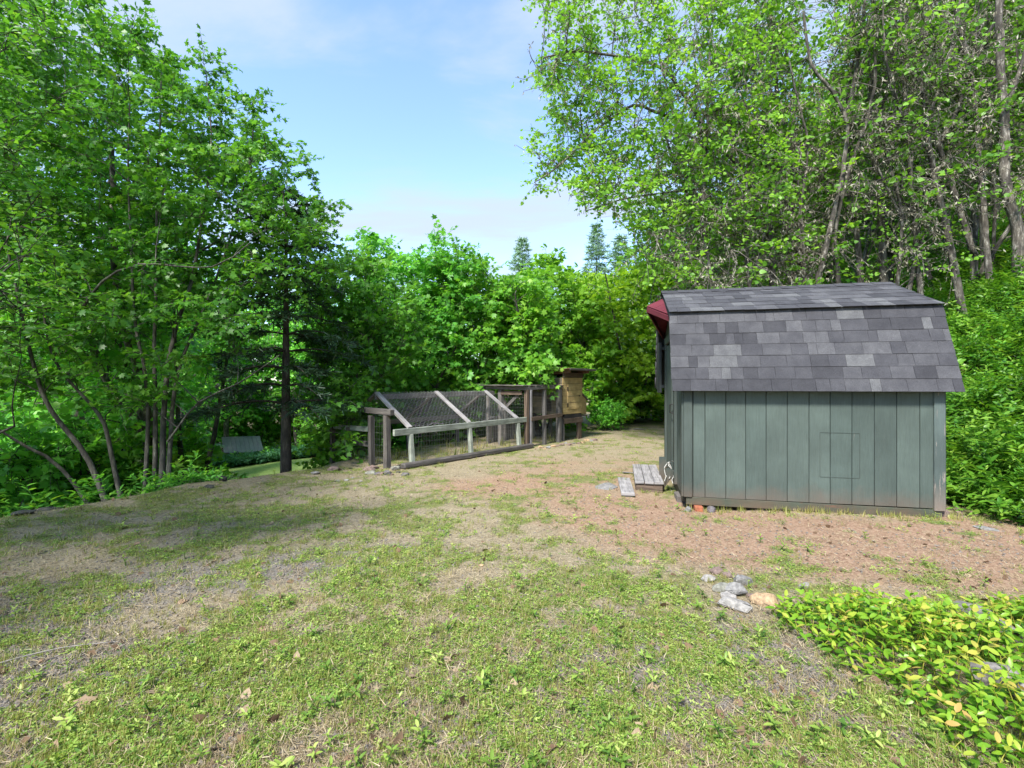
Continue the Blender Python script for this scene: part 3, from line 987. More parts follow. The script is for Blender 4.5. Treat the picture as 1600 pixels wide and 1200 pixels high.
sl_ = (0, WD, 0.585)
ln_ = math.hypot(WD, 0.585)
wire_panel((-4.66, -0.01, 0.665), (1, 0, 0), sl_, 2.95, ln_)
wire_panel((-4.66, 2 * WD, 0.665), (1, 0, 0), (0, -WD, 0.585), 2.95, ln_)
wire_panel((-4.6, -0.035, 0.05), (1, 0, 0), (0, 0, 1), 2.86, 0.5, 0.06, 0.0008, False)
wire_panel((-1.3, -0.02, 0.05), (1, 0, 0), (0, 0, 1), 1.15, 1.2, 0.05, 0.0008, False)
wire_panel((-1.44, 0.05, 0.05), (0, 1, 0), (0, 0, 1), 1.1, 1.15, 0.05, 0.0008, False)
wire_panel((-4.96, 0.2, 0.05), (0, 1, 0), (0, 0, 1), 1.6, 0.8, 0.07, 0.0008, False)
tag(link('wire_netting', mesh_of('wire_netting', wb, M['wire']), RUN), kind='stuff')
tb_ = Buf()
for k in range(5):
    a0 = np.array([-4.4 + k * 0.62, 0.5 + 0.3 * (k % 3), 0.55]); a1 = a0 + np.array([0.7, 0.25 - 0.2 * (k % 2), 0.04])
    tube(tb_, resample([a0, (a0 + a1) / 2 + np.array([0, 0, 0.05]), a1], 0.12, 0.012, rng), 0.014, 5)
link('perch', mesh_of('perch', tb_, M['grey_wood'], True), RUN)

CP = thing('chicken_coop', 'tan painted plank chicken coop on legs with a rusty slanted roof', 'chicken coop', (1.23, 11.7, 0), CR)
cw_, cdp, z0, z1 = 0.90, 1.0, 0.66, 1.56
prism('inner_box', [(0.012, 0.012, z0), (cw_ - 0.012, 0.012, z0), (cw_ - 0.012, cdp - 0.012, z0), (0.012, cdp - 0.012, z0)], (0, 0, 1), z1 - z0, M['black'], CP)
nb_ = 6
for k in range(nb_):
    za, zb_ = z0 + (z1 - z0) * k / nb_, z0 + (z1 - z0) * (k + 1) / nb_ - 0.006
    zc = (za + zb_) / 2
    beam('plank', (0, -0.004, zc), (cw_, -0.004, zc), 0.022, zb_ - za, M['tan_paint'], CP, warp=0.001, bev=0.002)
    beam('plank', (-0.006, 0.012, zc), (-0.006, cdp, zc), 0.022, zb_ - za, M['tan_dull'], CP, warp=0.001, bev=0.002)
    beam('plank', (cw_ + 0.006, 0.012, zc), (cw_ + 0.006, cdp, zc), 0.022, zb_ - za, M['tan_paint'], CP, warp=0.001, bev=0.002)
    beam('plank', (0, cdp + 0.006, zc), (cw_, cdp + 0.006, zc), 0.022, zb_ - za, M['tan_paint'], CP, warp=0.001, bev=0.002)
CD = beam('door', (0.2, -0.019, 1.085), (0.74, -0.019, 1.085), 0.018, 0.62, M['tan_paint'], CP, warp=0)
for zz_ in (0.94, 1.10, 1.25):
    o = link('seam', mesh_box('seam', M['dark_wood'], (0.54, 0.003, 0.006), 0), CD, (0, -0.010, zz_ - 1.085))
for zz_ in (0.88, 1.28):
    o = link('hinge', mesh_box('hinge', M['iron'], (0.035, 0.012, 0.10), 0.003), CP, (0.195, -0.03, zz_))
o = link('latch', mesh_box('latch', M['iron'], (0.05, 0.014, 0.03), 0.003), CP, (0.735, -0.032, 1.10))
beam('tray_slot_shade', (0.08, -0.002, 0.605), (0.86, -0.002, 0.605), 0.02, 0.10, M['black'], CP, warp=0)  # solid black strip, the slot's shade put in as colour
beam('apron_board', (0.02, -0.02, 0.49), (0.90, -0.02, 0.49), 0.03, 0.13, M['brown_wood'], CP)
beam('floor_board', (0.0, cdp / 2, 0.57), (cw_, cdp / 2, 0.57), cdp, 0.04, M['brown_wood'], CP)
beam('pop_door', (-0.022, 0.42, 0.72), (-0.022, 0.42, 1.02), 0.012, 0.22, M['black'], CP, up=(0, 1, 0), warp=0)  # black panel, shade of the opening put in as colour
beam('side_rail', (-0.03, 0.0, 1.12), (-0.03, cdp, 1.14), 0.025, 0.10, M['dark_wood'], CP)
for (x_, y_, w_) in ((0.06, 0.03, 0.05), (cw_ - 0.09, 0.03, 0.16), (0.06, cdp - 0.05, 0.07), (cw_ - 0.06, cdp - 0.05, 0.07)):
    zg = gz(*cw(x_, y_)) - 0.05
    beam('leg', (x_, y_, zg), (x_, y_, 0.56), w_, 0.07, M['brown_wood' if w_ > 0.1 else 'grey_wood'], CP)
beam('header', (0.0, -0.02, 1.62), (cw_, -0.02, 1.62), 0.05, 0.12, M['brown_wood'], CP)
beam('header', (0.0, cdp, 1.60), (cw_, cdp, 1.60), 0.05, 0.08, M['brown_wood'], CP)
for x_ in (0.02, cw_ - 0.02):
    beam('roof_joist', (x_, -0.22, 1.715), (x_, cdp + 0.1, 1.60), 0.045, 0.08, M['rust'], CP)
for k in range(5):
    xx = -0.12 + k * 0.24
    beam('roof_sheet', (xx + 0.12, -0.30, 1.775), (xx + 0.12, cdp + 0.16, 1.655), 0.238, 0.014, M['rust'], CP, warp=0.002)
beam('roof_edge', (-0.13, -0.30, 1.755), (1.09, -0.30, 1.755), 0.02, 0.05, M['dark_wood'], CP)
NB = prism('nest_box', [(cw_ + 0.02, 0.06, 0.62), (cw_ + 0.32, 0.06, 0.60), (cw_ + 0.32, 0.06, 0.98), (cw_ + 0.02, 0.06, 1.16)], (0, 1, 0), 0.8, M['tan_paint'], CP)
beam('nest_lid', (cw_ + 0.0, 0.46, 1.19), (cw_ + 0.36, 0.46, 0.975), 0.9, 0.02, M['dark_wood'], CP, up=(0.5, 0, 0.86))
beam('nest_ledge', (cw_ + 0.02, 0.46, 0.585), (cw_ + 0.33, 0.46, 0.575), 0.85, 0.03, M['brown_wood'], CP)

# ------------------------------------------------------------------ shelter on the lower terrace
sp_ = at(380, 700, 30.0)
sz = gz(sp_[0], sp_[1])
SHL = thing('garden_shelter', 'small open shelter with a grey ribbed metal roof below the bank', 'shelter', (sp_[0], sp_[1], sz), R(14))
zt_ = -1.96 - sz; zb2 = -2.76 - sz
M['metal_roof'] = plain_mat('grey_metal_roof', (0.26, 0.26, 0.31), 0.45, 0.15, 3, 0.3, 0.1)
for k in range(9):
    xx = -1.1 + k * 0.245
    beam('roof_sheet', (xx + 0.42, -0.9, zb2), (xx - 0.22, 0.75, zt_), 0.235, 0.03, M['metal_roof'], SHL, warp=0)
for (x_, y_, h_) in ((-0.75, -0.8, zb2), (0.95, -0.8, zb2), (-1.05, 0.6, zt_ - .1), (0.7, 0.6, zt_ - .1)):
    beam('post', (x_, y_, -0.1), (x_, y_, h_ + 0.02), 0.1, 0.1, M['grey_wood'], SHL)
beam('rail', (-0.8, -0.8, zb2 - 0.06), (1.2, -0.8, zb2 - 0.06), 0.06, 0.1, M['grey_wood'], SHL)
beam('back_panel', (-1.0, 0.62, zt_ * 0.5), (0.7, 0.62, zt_ * 0.5), 0.04, zt_ * 0.9, M['dark_wood'], SHL)

# ------------------------------------------------------------------ foliage
def norm(a):
    return a / (np.linalg.norm(a, axis=-1, keepdims=True) + 1e-9)


LEAF = {}
# folded oval leaf, 6 triangles
LEAF['oval'] = (np.array([(0, 0, 0), (0, .36, -.03), (0, .70, -.03), (0, 1, -.10), (.24, .30, .05), (.22, .68, .03), (-.24, .30, .05), (-.22, .68, .03)], float),
                [np.array([(0, 4, 1), (0, 1, 6), (2, 5, 3), (2, 3, 7)]), np.array([(1, 4, 5, 2), (6, 1, 2, 7)])])
# five-lobed maple leaf
_m = [(0, 0, 0), (.22, .10, 0), (.50, .06, -.07), (.36, .34, .02), (.60, .62, -.10), (.24, .60, .02), (0, 1.05, -.14)]
_mv = _m + [(-x, y, z) for x, y, z in _m[1:6][::-1]] + [(0, .34, .03)]
LEAF['maple'] = (np.array(_mv, float), [np.array([(12, i, (i + 1) % 12) for i in range(12)])])
# rough lobed leaf for farther trees, 4 triangles
LEAF['lobed'] = (np.array([(0, 0, 0), (.42, .22, -.05), (.30, .62, .03), (0, 1, -.10), (-.30, .62, .03), (-.42, .22, -.05)], float),
                 [np.array([(0, 1, 2), (0, 2, 3), (0, 3, 4), (0, 4, 5)])])
LEAF['needle'] = (np.array([(-.05, 0, 0), (.05, 0, 0), (.035, 1, 0), (-.035, 1, 0)], float), [np.array([(0, 1, 2, 3)])])
LEAF['strip'] = (np.array([(-.10, 0, 0), (.12, .3, .03), (-.06, .7, -.02), (.05, 1, .02), (-.12, .35, .02)], float), [np.array([(0, 1, 2), (0, 2, 4), (2, 1, 3)])])


def add_leaves(buf, kind, pos, ax, nrm, size, v):
    T, F = LEAF[kind]
    n = len(pos)
    if n == 0: return
    y = norm(ax)
    x = norm(np.cross(y, nrm)); z = np.cross(x, y)
    V = pos[:, None, :] + size[:, None, None] * (T[None, :, 0:1] * x[:, None, :] + T[None, :, 1:2] * y[:, None, :] + T[None, :, 2:3] * z[:, None, :])
    o = np.arange(n)[:, None, None] * len(T)
    buf.add(V.reshape(-1, 3), [(f[None] + o).reshape(-1, f.shape[1]) for f in F], np.repeat(v, len(T)))


def bez(p0, p1, p2, p3, n):
    t = np.linspace(0, 1, n)[:, None]
    return (1 - t) ** 3 * p0 + 3 * (1 - t) ** 2 * t * p1 + 3 * (1 - t) * t * t * p2 + t ** 3 * p3


def build_tree(r, stems, targets, twigs=7, tw_len=0.5, leaves=9, leaf='maple', size=0.12, droop=0.25, flat=0.75, sp=0.5,
               thick=1.0, lichen=0, bare=0, vbase=0.5, vvar=0.5, ktwig=3, upt=0.15):
    """stems: list of (points, r0, r1). Branches reach every target from the nearest wood below it; leafy twigs fan out there.
    returns trunk, crown and lichen buffers"""
    wood, crown, moss = Buf(), Buf(), Buf()
    cp, crd = [], []
    for pts, r0, r1 in stems:
        Q = resample(pts, 0.22, r0 * 0.06, r)
        t = np.linspace(0, 1, len(Q))
        rad = r0 + (r1 - r0) * t ** 0.8
        if len(stems) and r0 > 0.05:
            rad[0] *= 1.35; rad[1] *= 1.1
        tube(wood, Q, rad, 9 if r0 > 0.06 else 7)
        cp.append(Q[1:]); crd.append(rad[1:])
    C = np.concatenate(cp); RD = np.concatenate(crd)
    T = np.asarray(targets, float)
    d0 = np.min(np.linalg.norm(T[:, None, :] - C[None, ::2, :], axis=2), axis=1)
    order = np.argsort(d0)
    starts, dirs, lens, vv = [], [], [], []
    for ti in order:
        q = T[ti]
        d = q - C
        dist = np.linalg.norm(d, axis=1); hd = np.hypot(d[:, 0], d[:, 1])
        cost = dist + 1.3 * np.clip(C[:, 2] - q[2] + 0.3 * hd, 0, None) + 0.25 * (RD < 0.007)
        i = int(np.argmin(cost)); p = C[i]; L = dist[i]
        if L < 0.05: continue
        r0 = min(RD[i] * 0.72, (0.004 + 0.0085 * L) * thick)
        dv = q - p
        n = max(4, int(L / 0.22) + 2)
        B = bez(p, p + dv * 0.3 + np.array([0, 0, 0.16 * L]) + r.normal(0, 0.07 * L, 3), p + dv * 0.72 + np.array([0, 0, 0.10 * L]) + r.normal(0, 0.06 * L, 3), q, n)
        rad = np.linspace(r0, max(0.0028, r0 * 0.3), n)
        tube(wood, B, rad, 5 if r0 > 0.02 else 4)
        C = np.concatenate([C, B[2:]]); RD = np.concatenate([RD, rad[2:]])
        out_ = norm(B[-1] - B[-3])
        m = twigs
        fr = r.random(m) ** 0.7
        k = np.clip((n - 1) * (0.45 + 0.55 * fr), 0, n - 1)
        k0 = np.floor(k).astype(int); k1 = np.minimum(k0 + 1, n - 1)
        st = B[k0] + (B[k1] - B[k0]) * (k - k0)[:, None]
        rnd = r.normal(0, 1, (m, 3)); rnd[:, 2] *= 0.55
        dr = norm(out_[None] * 0.65 + norm(rnd) * 0.95 + np.array([0, 0, upt]))
        starts.append(st); dirs.append(dr); lens.append(tw_len * r.uniform(0.55, 1.25, m)); vv.append(np.full(m, r.normal(0, 1)))
        if lichen and r.random() < 0.8:
            w = lichen
            kk = r.integers(0, n, w)
            pos = B[kk] + r.normal(0, 0.02, (w, 3))
            add_leaves(moss, 'strip', pos, norm(r.normal(0, 0.5, (w, 3)) + np.array([0, 0, -1.0])), r.normal(0, 1, (w, 3)), r.uniform(0.03, 0.11, w), r.random(w))
        if bare and r.random() < bare:
            for _ in range(4):
                e = B[n // 2] + norm(r.normal(0, 1, 3) + np.array([0, -.4, -0.4])) * r.uniform(0.45, 1.15)
                md = (B[n // 2] + e) / 2 + r.normal(0, 0.08, 3)
                tw = resample([B[n // 2], md, e], 0.15, 0.015, r)
                tube(wood, tw, np.linspace(0.009, 0.004, len(tw)), 4)
                if lichen:
                    w = 16
                    kk = r.integers(0, len(tw), w)
                    add_leaves(moss, 'strip', tw[kk] + r.normal(0, 0.015, (w, 3)), norm(r.normal(0, 0.6, (w, 3)) + np.array([0, 0, -1.0])), r.normal(0, 1, (w, 3)), r.uniform(0.03, 0.10, w), r.random(w))
    st = np.concatenate(starts); dr = np.concatenate(dirs); ln = np.concatenate(lens); cv = np.concatenate(vv)
    N = len(st)
    # twigs
    nt_ = 4
    tt = np.linspace(0, 1, nt_)
    Pw = st[:, None, :] + dr[:, None, :] * (ln[:, None] * tt[None])[:, :, None]
    Pw[:, :, 2] -= droop * ln[:, None] * (tt ** 2)[None]
    ka = np.arange(ktwig) / ktwig * 2 * PI
    bx = norm(np.cross(dr, np.array([0.2, 0.1, 1.0]))); by = np.cross(dr, bx)
    rd = np.array([0.0042, 0.0036, 0.0028, 0.0014]) * (0.8 + 0.3 * thick)
    V = Pw[:, :, None, :] + rd[None, :, None, None] * (np.cos(ka)[None, None, :, None] * bx[:, None, None, :] + np.sin(ka)[None, None, :, None] * by[:, None, None, :])
    o = np.arange(N)[:, None, None] * (nt_ * ktwig)
    i = np.arange(nt_ - 1)[:, None] * ktwig; j = np.arange(ktwig)[None]; j2 = (j + 1) % ktwig
    f = np.stack([i + j, i + j2, i + ktwig + j2, i + ktwig + j], -1).reshape(-1, 4)
    wood.add(V.reshape(-1, 3), (f[None] + o).reshape(-1, 4))
    # leaves along the twigs
    K = leaves
    tl = (np.arange(K)[None] + r.uniform(0.1, 0.9, (N, K))) / K
    tl = 0.12 + 0.9 * tl
    pos = st[:, None, :] + dr[:, None, :] * (ln[:, None] * tl)[:, :, None]
    pos[:, :, 2] -= droop * ln[:, None] * tl ** 2
    side = norm(np.cross(dr, np.array([0.05, 0.02, 1.0])))
    sg = np.where(np.arange(K) % 2 == 0, 1.0, -1.0)[None, :, None]
    ax = dr[:, None, :] * 0.55 + side[:, None, :] * sg * 0.9 + r.normal(0, 0.35, (N, K, 3)) + np.array([0, 0, -0.28])
    nr = np.array([-0.20, -0.34, flat * .8]) + r.normal(0, sp, (N, K, 3))
    sz_ = size * r.uniform(0.55, 1.25, (N, K))
    pos = pos + norm(ax) * 0.25 * sz_[:, :, None]
    v = np.clip(vbase + vvar * (0.16 * cv[:, None] + r.normal(0, 0.22, (N, K))), 0, 1)
    add_leaves(crown, leaf, pos.reshape(-1, 3), ax.reshape(-1, 3), nr.reshape(-1, 3), sz_.ravel(), v.ravel())
    return wood, crown, moss


ntri = [0]


def count(b_):
    ntri[0] += sum((f.shape[1] - 2) * len(f) for f in b_.F)


def put_tree(name, label, cat, base, bufs, bark, leafm, group=None, mossm=None):
    wood, crown, moss = bufs
    t_ = thing(name, label, cat, tuple(base), 0.0, group)
    link('trunk', mesh_of('trunk', wood, bark, True, base), t_)
    link('crown', mesh_of('crown', crown, leafm, False, base), t_)
    count(wood); count(crown)
    if moss.V and mossm:
        tag(link('lichen', mesh_of('lichen', moss, mossm, False, base), t_), kind='stuff')
        count(moss)
    return t_


def in_poly(px, py, poly):
    ins = np.zeros(px.shape, bool)
    n = len(poly)
    for i in range(n):
        x0, y0 = poly[i]; x1, y1 = poly[(i + 1) % n]
        c_ = ((y0 > py) != (y1 > py)) & (px < (x1 - x0) * (py - y0) / (y1 - y0 + 1e-9) + x0)
        ins ^= c_
    return ins


def crown_points(r, poly, y0, y1, n, mind=0.3, holes=0.0, seed=0):
    """points filling a crown whose outline from the yard is poly (photograph positions at depth y0..y1)"""
    xs_ = [p_[0] for p_ in poly]; ys_ = [p_[1] for p_ in poly]
    out_ = []
    tries = 0
    while len(out_) < n and tries < n * 60:
        tries += 1
        a, b_ = r.uniform(min(xs_), max(xs_)), r.uniform(min(ys_), max(ys_))
        if not in_poly(np.array([a]), np.array([b_]), poly)[0]: continue
        Y = r.uniform(y0, y1)
        q = at(a, b_, Y)
        if holes and vnoise(np.array([q[0] * 1.1 + 50]), np.array([q[2] * 1.1 + q[1] * 0.7]), seed)[0] < holes: continue
        if q[2] < gz(q[0], q[1]) + 0.25: continue
        if out_ and np.min(np.linalg.norm(np.array(out_) - q, axis=1)) < mind: continue
        out_.append(q)
    return np.array(out_)


def stem_px(pts, Y0, Y1=None, base_on_ground=True):
    Y1 = Y0 if Y1 is None else Y1
    n = len(pts)
    P_ = [at(p_[0], p_[1], Y0 + (Y1 - Y0) * i / (n - 1)) for i, p_ in enumerate(pts)]
    if base_on_ground:
        P_[0][2] = gz(P_[0][0], P_[0][1]) - 0.08
    return np.array(P_)


M['bark_grey'] = bark_mat('bark_grey', (0.03, 0.027, 0.023), (0.085, 0.078, 0.068), (0.22, 0.21, 0.19))
M['bark_dark'] = bark_mat('bark_dark', (0.018, 0.015, 0.012), (0.05, 0.043, 0.036), (0.12, 0.105, 0.09))
M['bark_oak'] = bark_mat('bark_oak', (0.03, 0.025, 0.020), (0.115, 0.10, 0.085), (0.52, 0.49, 0.44), 6)
M['lichen'] = leaf_mat('lichen', [(0.20, 0.175, 0.125), (0.34, 0.315, 0.235), (0.50, 0.475, 0.39)], 0.2, (1, 1, .9), 0.9, 0.1)
M['leaf_maple'] = leaf_mat('leaf_maple', [(0.045, 0.138, 0.023), (0.091, 0.267, 0.033), (0.170, 0.403, 0.042), (0.342, 0.549, 0.069)], 0.45)
M['leaf_deep'] = leaf_mat('leaf_deep', [(0.061, 0.200, 0.040), (0.121, 0.374, 0.056), (0.217, 0.562, 0.073), (0.436, 0.749, 0.102)], 0.42)
M['leaf_oak'] = leaf_mat('leaf_oak', [(0.052, 0.148, 0.020), (0.110, 0.269, 0.032), (0.198, 0.418, 0.043), (0.307, 0.539, 0.062)], 0.42)
M['leaf_lime'] = leaf_mat('leaf_lime', [(0.098, 0.222, 0.019), (0.195, 0.375, 0.028), (0.321, 0.515, 0.044), (0.446, 0.613, 0.076)], 0.45)
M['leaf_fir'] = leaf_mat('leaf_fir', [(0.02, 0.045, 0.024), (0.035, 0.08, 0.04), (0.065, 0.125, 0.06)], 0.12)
M['leaf_farfir_hazed'] = leaf_mat('leaf_farfir_hazed', [(0.175, 0.287, 0.195), (0.248, 0.391, 0.256), (0.348, 0.513, 0.308)], 0.12)  # distance haze is put into the needle colour as a paler green
M['leaf_bank'] = leaf_mat('leaf_bank', [(0.034, 0.121, 0.014), (0.068, 0.203, 0.019), (0.128, 0.297, 0.027), (0.243, 0.405, 0.054)], 0.38, rough=0.38, vary=.6)
M['leaf_teal'] = leaf_mat('leaf_teal', [(0.035, 0.119, 0.063), (0.063, 0.182, 0.091), (0.105, 0.252, 0.112)], 0.3)

M['leaf_left'] = leaf_mat('leaf_left', [(0.028, 0.098, 0.018), (0.057, 0.190, 0.025), (0.106, 0.288, 0.032), (0.213, 0.392, 0.054)], 0.42)
LG = 'trees along the left edge of the yard'
# --- the many-stemmed maple on the left
r = np.random.default_rng(101)
D = 6.8
b0 = at(225, 752, D); b0[2] = gz(b0[0], b0[1])
stems = [
    (stem_px([(180, 755), (140, 722), (91, 657), (66, 615), (40, 520), (10, 380)], D - .1, D - .6), 0.045, 0.012),
    (stem_px([(199, 752), (175, 713), (164, 664), (140, 629), (84, 560), (60, 440)], D, D - .3), 0.04, 0.010),
    (stem_px([(224, 745), (231, 664), (227, 587), (210, 492), (205, 380), (200, 260), (203, 160)], D + .1, D + .6), 0.034, 0.010),
    (stem_px([(241, 745), (243, 640), (241, 560), (243, 480), (245, 330), (250, 200), (252, 120)], D + .1, D + 1.0), 0.038, 0.010),
    (stem_px([(252, 745), (259, 608), (276, 510), (297, 450), (315, 350), (330, 230), (324, 130)], D, D + 1.4), 0.046, 0.010),
    (stem_px([(262, 745), (270, 636), (285, 560), (320, 480), (360, 370), (392, 240), (396, 160)], D - .05, D + 1.6), 0.036, 0.008),
    (stem_px([(262, 690), (310, 629), (371, 600), (437, 555)], D - .2, D - .4, False), 0.016, 0.006),
    (stem_px([(168, 757), (98, 734), (42, 699), (-20, 660)], D - .2, D - 1.0), 0.036, 0.012),
    (stem_px([(130, 480), (160, 440), (217, 413), (332, 417), (390, 380)], D - .2, D - .4, False), 0.02, 0.007),
]
polyA = [(-70, -60), (120, -40), (215, 35), (255, 70), (312, 92), (322, 82), (340, 150), (385, 165), (400, 160), (425, 232), (440, 300), (475, 262), (495, 330), (512, 330), (520, 420), (420, 470), (350, 520), (300, 470), (200, 470), (120, 420), (40, 460), (-70, 420)]
tg = np.concatenate([crown_points(r, polyA, D - 0.3, D + 2.6, 330, 0.27, 0.10, 3),
                     crown_points(r, [(-60, 420), (150, 420), (190, 520), (130, 600), (-60, 640)], D - 1.0, D + .8, 40, 0.28),
                     crown_points(r, [(120, 430), (340, 430), (380, 560), (300, 640), (180, 650), (90, 600)], D - .7, D + .8, 20, 0.3, .3, 15),
                     np.array([at(x_, y_, D + 1.2) for x_, y_ in ((318, 85), (322, 110), (390, 158), (398, 175), (478, 252), (488, 270), (508, 322), (505, 345), (430, 240), (345, 160))])])
put_tree('maple_tree', 'many stemmed maple fanning up from a dark mound on the left edge of the yard', 'tree', b0,
         build_tree(r, stems, tg, 8, 0.46, 11, 'maple', 0.080, 0.22, 0.8, 0.55, vbase=0.5), M['bark_grey'], M['leaf_left'], LG)
r = np.random.default_rng(104)
b4 = at(285, 720, 10.4); b4[2] = gz(b4[0], b4[1])
polyC = [(-40, 60), (200, 60), (300, 130), (370, 200), (430, 290), (480, 330), (500, 420), (480, 540), (430, 500), (300, 520), (150, 560), (-40, 560)]
tg = crown_points(r, polyC, 9.6, 12.2, 210, 0.38, 0.05, 5)
stems = [(np.array([b4 + [.1 * k, 0, -.1], b4 + [(-.9, -.3, .4, -1.6)[k], .3 * k, 2.4], b4 + [(-1.6, -.4, .8, -3.4)[k], .3 * k, 5.0]]), .08, .02) for k in range(4)]
put_tree('maple_tree', 'taller maple standing behind the many stemmed one, topping it against the sky', 'tree', b4,
         build_tree(r, stems, tg, 9, 0.6, 9, 'lobed', 0.115, 0.22, 0.8, 0.5), M['bark_grey'], M['leaf_left'], LG)
# --- tree beyond the left border of the frame, reaching in
r = np.random.default_rng(102)
bx_, by_ = -7.6, 6.2
b1 = np.array([bx_, by_, gz(bx_, by_)])
stems = [(np.array([b1 - [0, 0, .1], b1 + [0.1, 0, 1.6], b1 + [0.5, -.2, 3.4], b1 + [0.6, -.2, 5.6]]), 0.12, 0.03),
         (np.array([b1 + [0.1, 0, 1.5], b1 + [0.9, -.4, 2.7], b1 + [1.9, -.9, 3.6]]), 0.05, 0.014),
         (np.array([b1 + [0.0, 0, 1.2], b1 + [0.9, -.5, 1.5], b1 + [2.0, -.8, 1.9]]), 0.04, 0.012)]
tg = crown_points(r, [(-330, -60), (30, -60), (90, 60), (110, 150), (70, 300), (95, 420), (110, 520), (40, 600), (-330, 620)], 4.6, 7.0, 130, 0.32, 0.2, 8)
put_tree('broadleaf_tree', 'bright leaved tree reaching in from beyond the left border of the picture', 'tree', b1,
         build_tree(r, stems, tg, 8, 0.5, 11, 'oval', 0.078, 0.2, 0.8, 0.55, vbase=0.58), M['bark_dark'], M['leaf_left'], LG)
# --- off to the left behind the camera: the tree that shades the left of the yard
r = np.random.default_rng(103)
b2 = np.array([-6.0, 0.9, gz(-6.0, 0.9)])
stems = [(np.array([b2 - [0, 0, .1], b2 + [0.1, 0.1, 2.2], b2 + [0.3, -.2, 4.6], b2 + [0.2, 0, 7.0]]), 0.16, 0.04)]
tg = b2 + np.array([0.3, 0.2, 4.8]) + norm(r.normal(0, 1, (58, 3))) * (r.random((58, 1)) ** 0.4) * np.array([2.1, 2.3, 2.4])
put_tree('broadleaf_tree', 'tall tree standing off the left side of the yard beside the camera', 'tree', b2,
         build_tree(r, stems, tg, 8, 0.6, 7, 'lobed', 0.16, 0.2, 0.8, 0.5), M['bark_dark'], M['leaf_deep'], LG)


r = np.random.default_rng(105)
b5 = np.array([-9.8, 2.4, gz(-9.8, 2.4)])
stems = [(np.array([b5 - [0, 0, .1], b5 + [0.1, 0.1, 2.4], b5 + [-.2, .2, 4.6], b5 + [0.1, 0, 7.4]]), 0.16, 0.04)]
tg = b5 + np.array([0.1, 0.2, 5.0]) + norm(r.normal(0, 1, (90, 3))) * (r.random((90, 1)) ** 0.4) * np.array([2.2, 2.2, 2.6])
put_tree('broadleaf_tree', 'dense tall tree farther down the bank off the left side of the yard', 'tree', b5,
         build_tree(r, stems, tg, 8, 0.6, 7, 'lobed', 0.16, 0.2, 0.8, 0.5), M['bark_dark'], M['leaf_deep'], LG)


# --- conifers
def build_fir(r, base, h, r0, spread, lo, levels, per, needle, dens, dead=0.0, droop=0.35, lean=(0, 0)):
    wood, crown = Buf(), Buf()
    base = np.asarray(base, float)
    n = 14
    t = np.linspace(0, 1, n)
    P_ = base + np.stack([lean[0] * t, lean[1] * t, -0.1 + (h + 0.1) * t], 1)
    tube(wood, P_, r0 * (1 - 0.93 * t), 9)
    for k in range(levels):
        f = lo + (0.99 - lo) * k / (levels - 1)
        L = spread * (1 - f) ** 0.75 * r.uniform(0.8, 1.1) + 0.12
        p0 = base + np.array([lean[0] * f, lean[1] * f, h * f])
        a0 = r.uniform(0, 6.28)
        for j in range(per):
            a = a0 + j * 2 * PI / per + r.normal(0, 0.25)
            l = L * r.uniform(0.7, 1.15)
            d = np.array([math.cos(a), math.sin(a), 0.12 + 0.35 * (f > .8)])
            e = p0 + d * l - np.array([0, 0, droop * l])
            B = bez(p0, p0 + d * l * .35 + np.array([0, 0, .05 * l]), p0 + d * l * .7 - np.array([0, 0, .25 * droop * l]), e, 7)
            tube(wood, B, np.linspace(0.006 + 0.010 * l * (r0 / .1) ** .4, 0.003, 7), 4)
            if r.random() < dead: continue
            m = max(4, int(l * 9))
            kk = r.uniform(1.2, 6, m)
            k0 = np.clip(kk.astype(int), 0, 5)
            st = B[k0] + (B[k0 + 1] - B[k0]) * (kk - k0)[:, None]
            sd = np.array([-math.sin(a), math.cos(a), 0])
            dr = norm(d[None] * 0.7 + sd[None] * r.choice([-1, 1], m)[:, None] * r.uniform(.4, 1, m)[:, None] + np.array([0, 0, -0.15]) + r.normal(0, .15, (m, 3)))
            ln = (0.15 + 0.28 * l * (1 - kk / 8)) * r.uniform(.7, 1.2, m)
            K = dens
            tl = (np.arange(K)[None] + r.random((m, K))) / K
            pos = st[:, None] + dr[:, None] * (ln[:, None] * tl)[:, :, None]
            pos[:, :, 2] -= 0.25 * ln[:, None] * tl ** 2
            ax = dr[:, None] * 0.7 + r.normal(0, .7, (m, K, 3)) * np.array([1, 1, .55])
            add_leaves(crown, 'needle', pos.reshape(-1, 3), ax.reshape(-1, 3), r.normal(0, .6, (m * K, 3)) + np.array([0, 0, 1]), needle * r.uniform(.7, 1.3, m * K), np.clip(.5 + r.normal(0, .25, m * K), 0, 1))
    return wood, crown, Buf()


def fir_wide(needle_w):
    return None


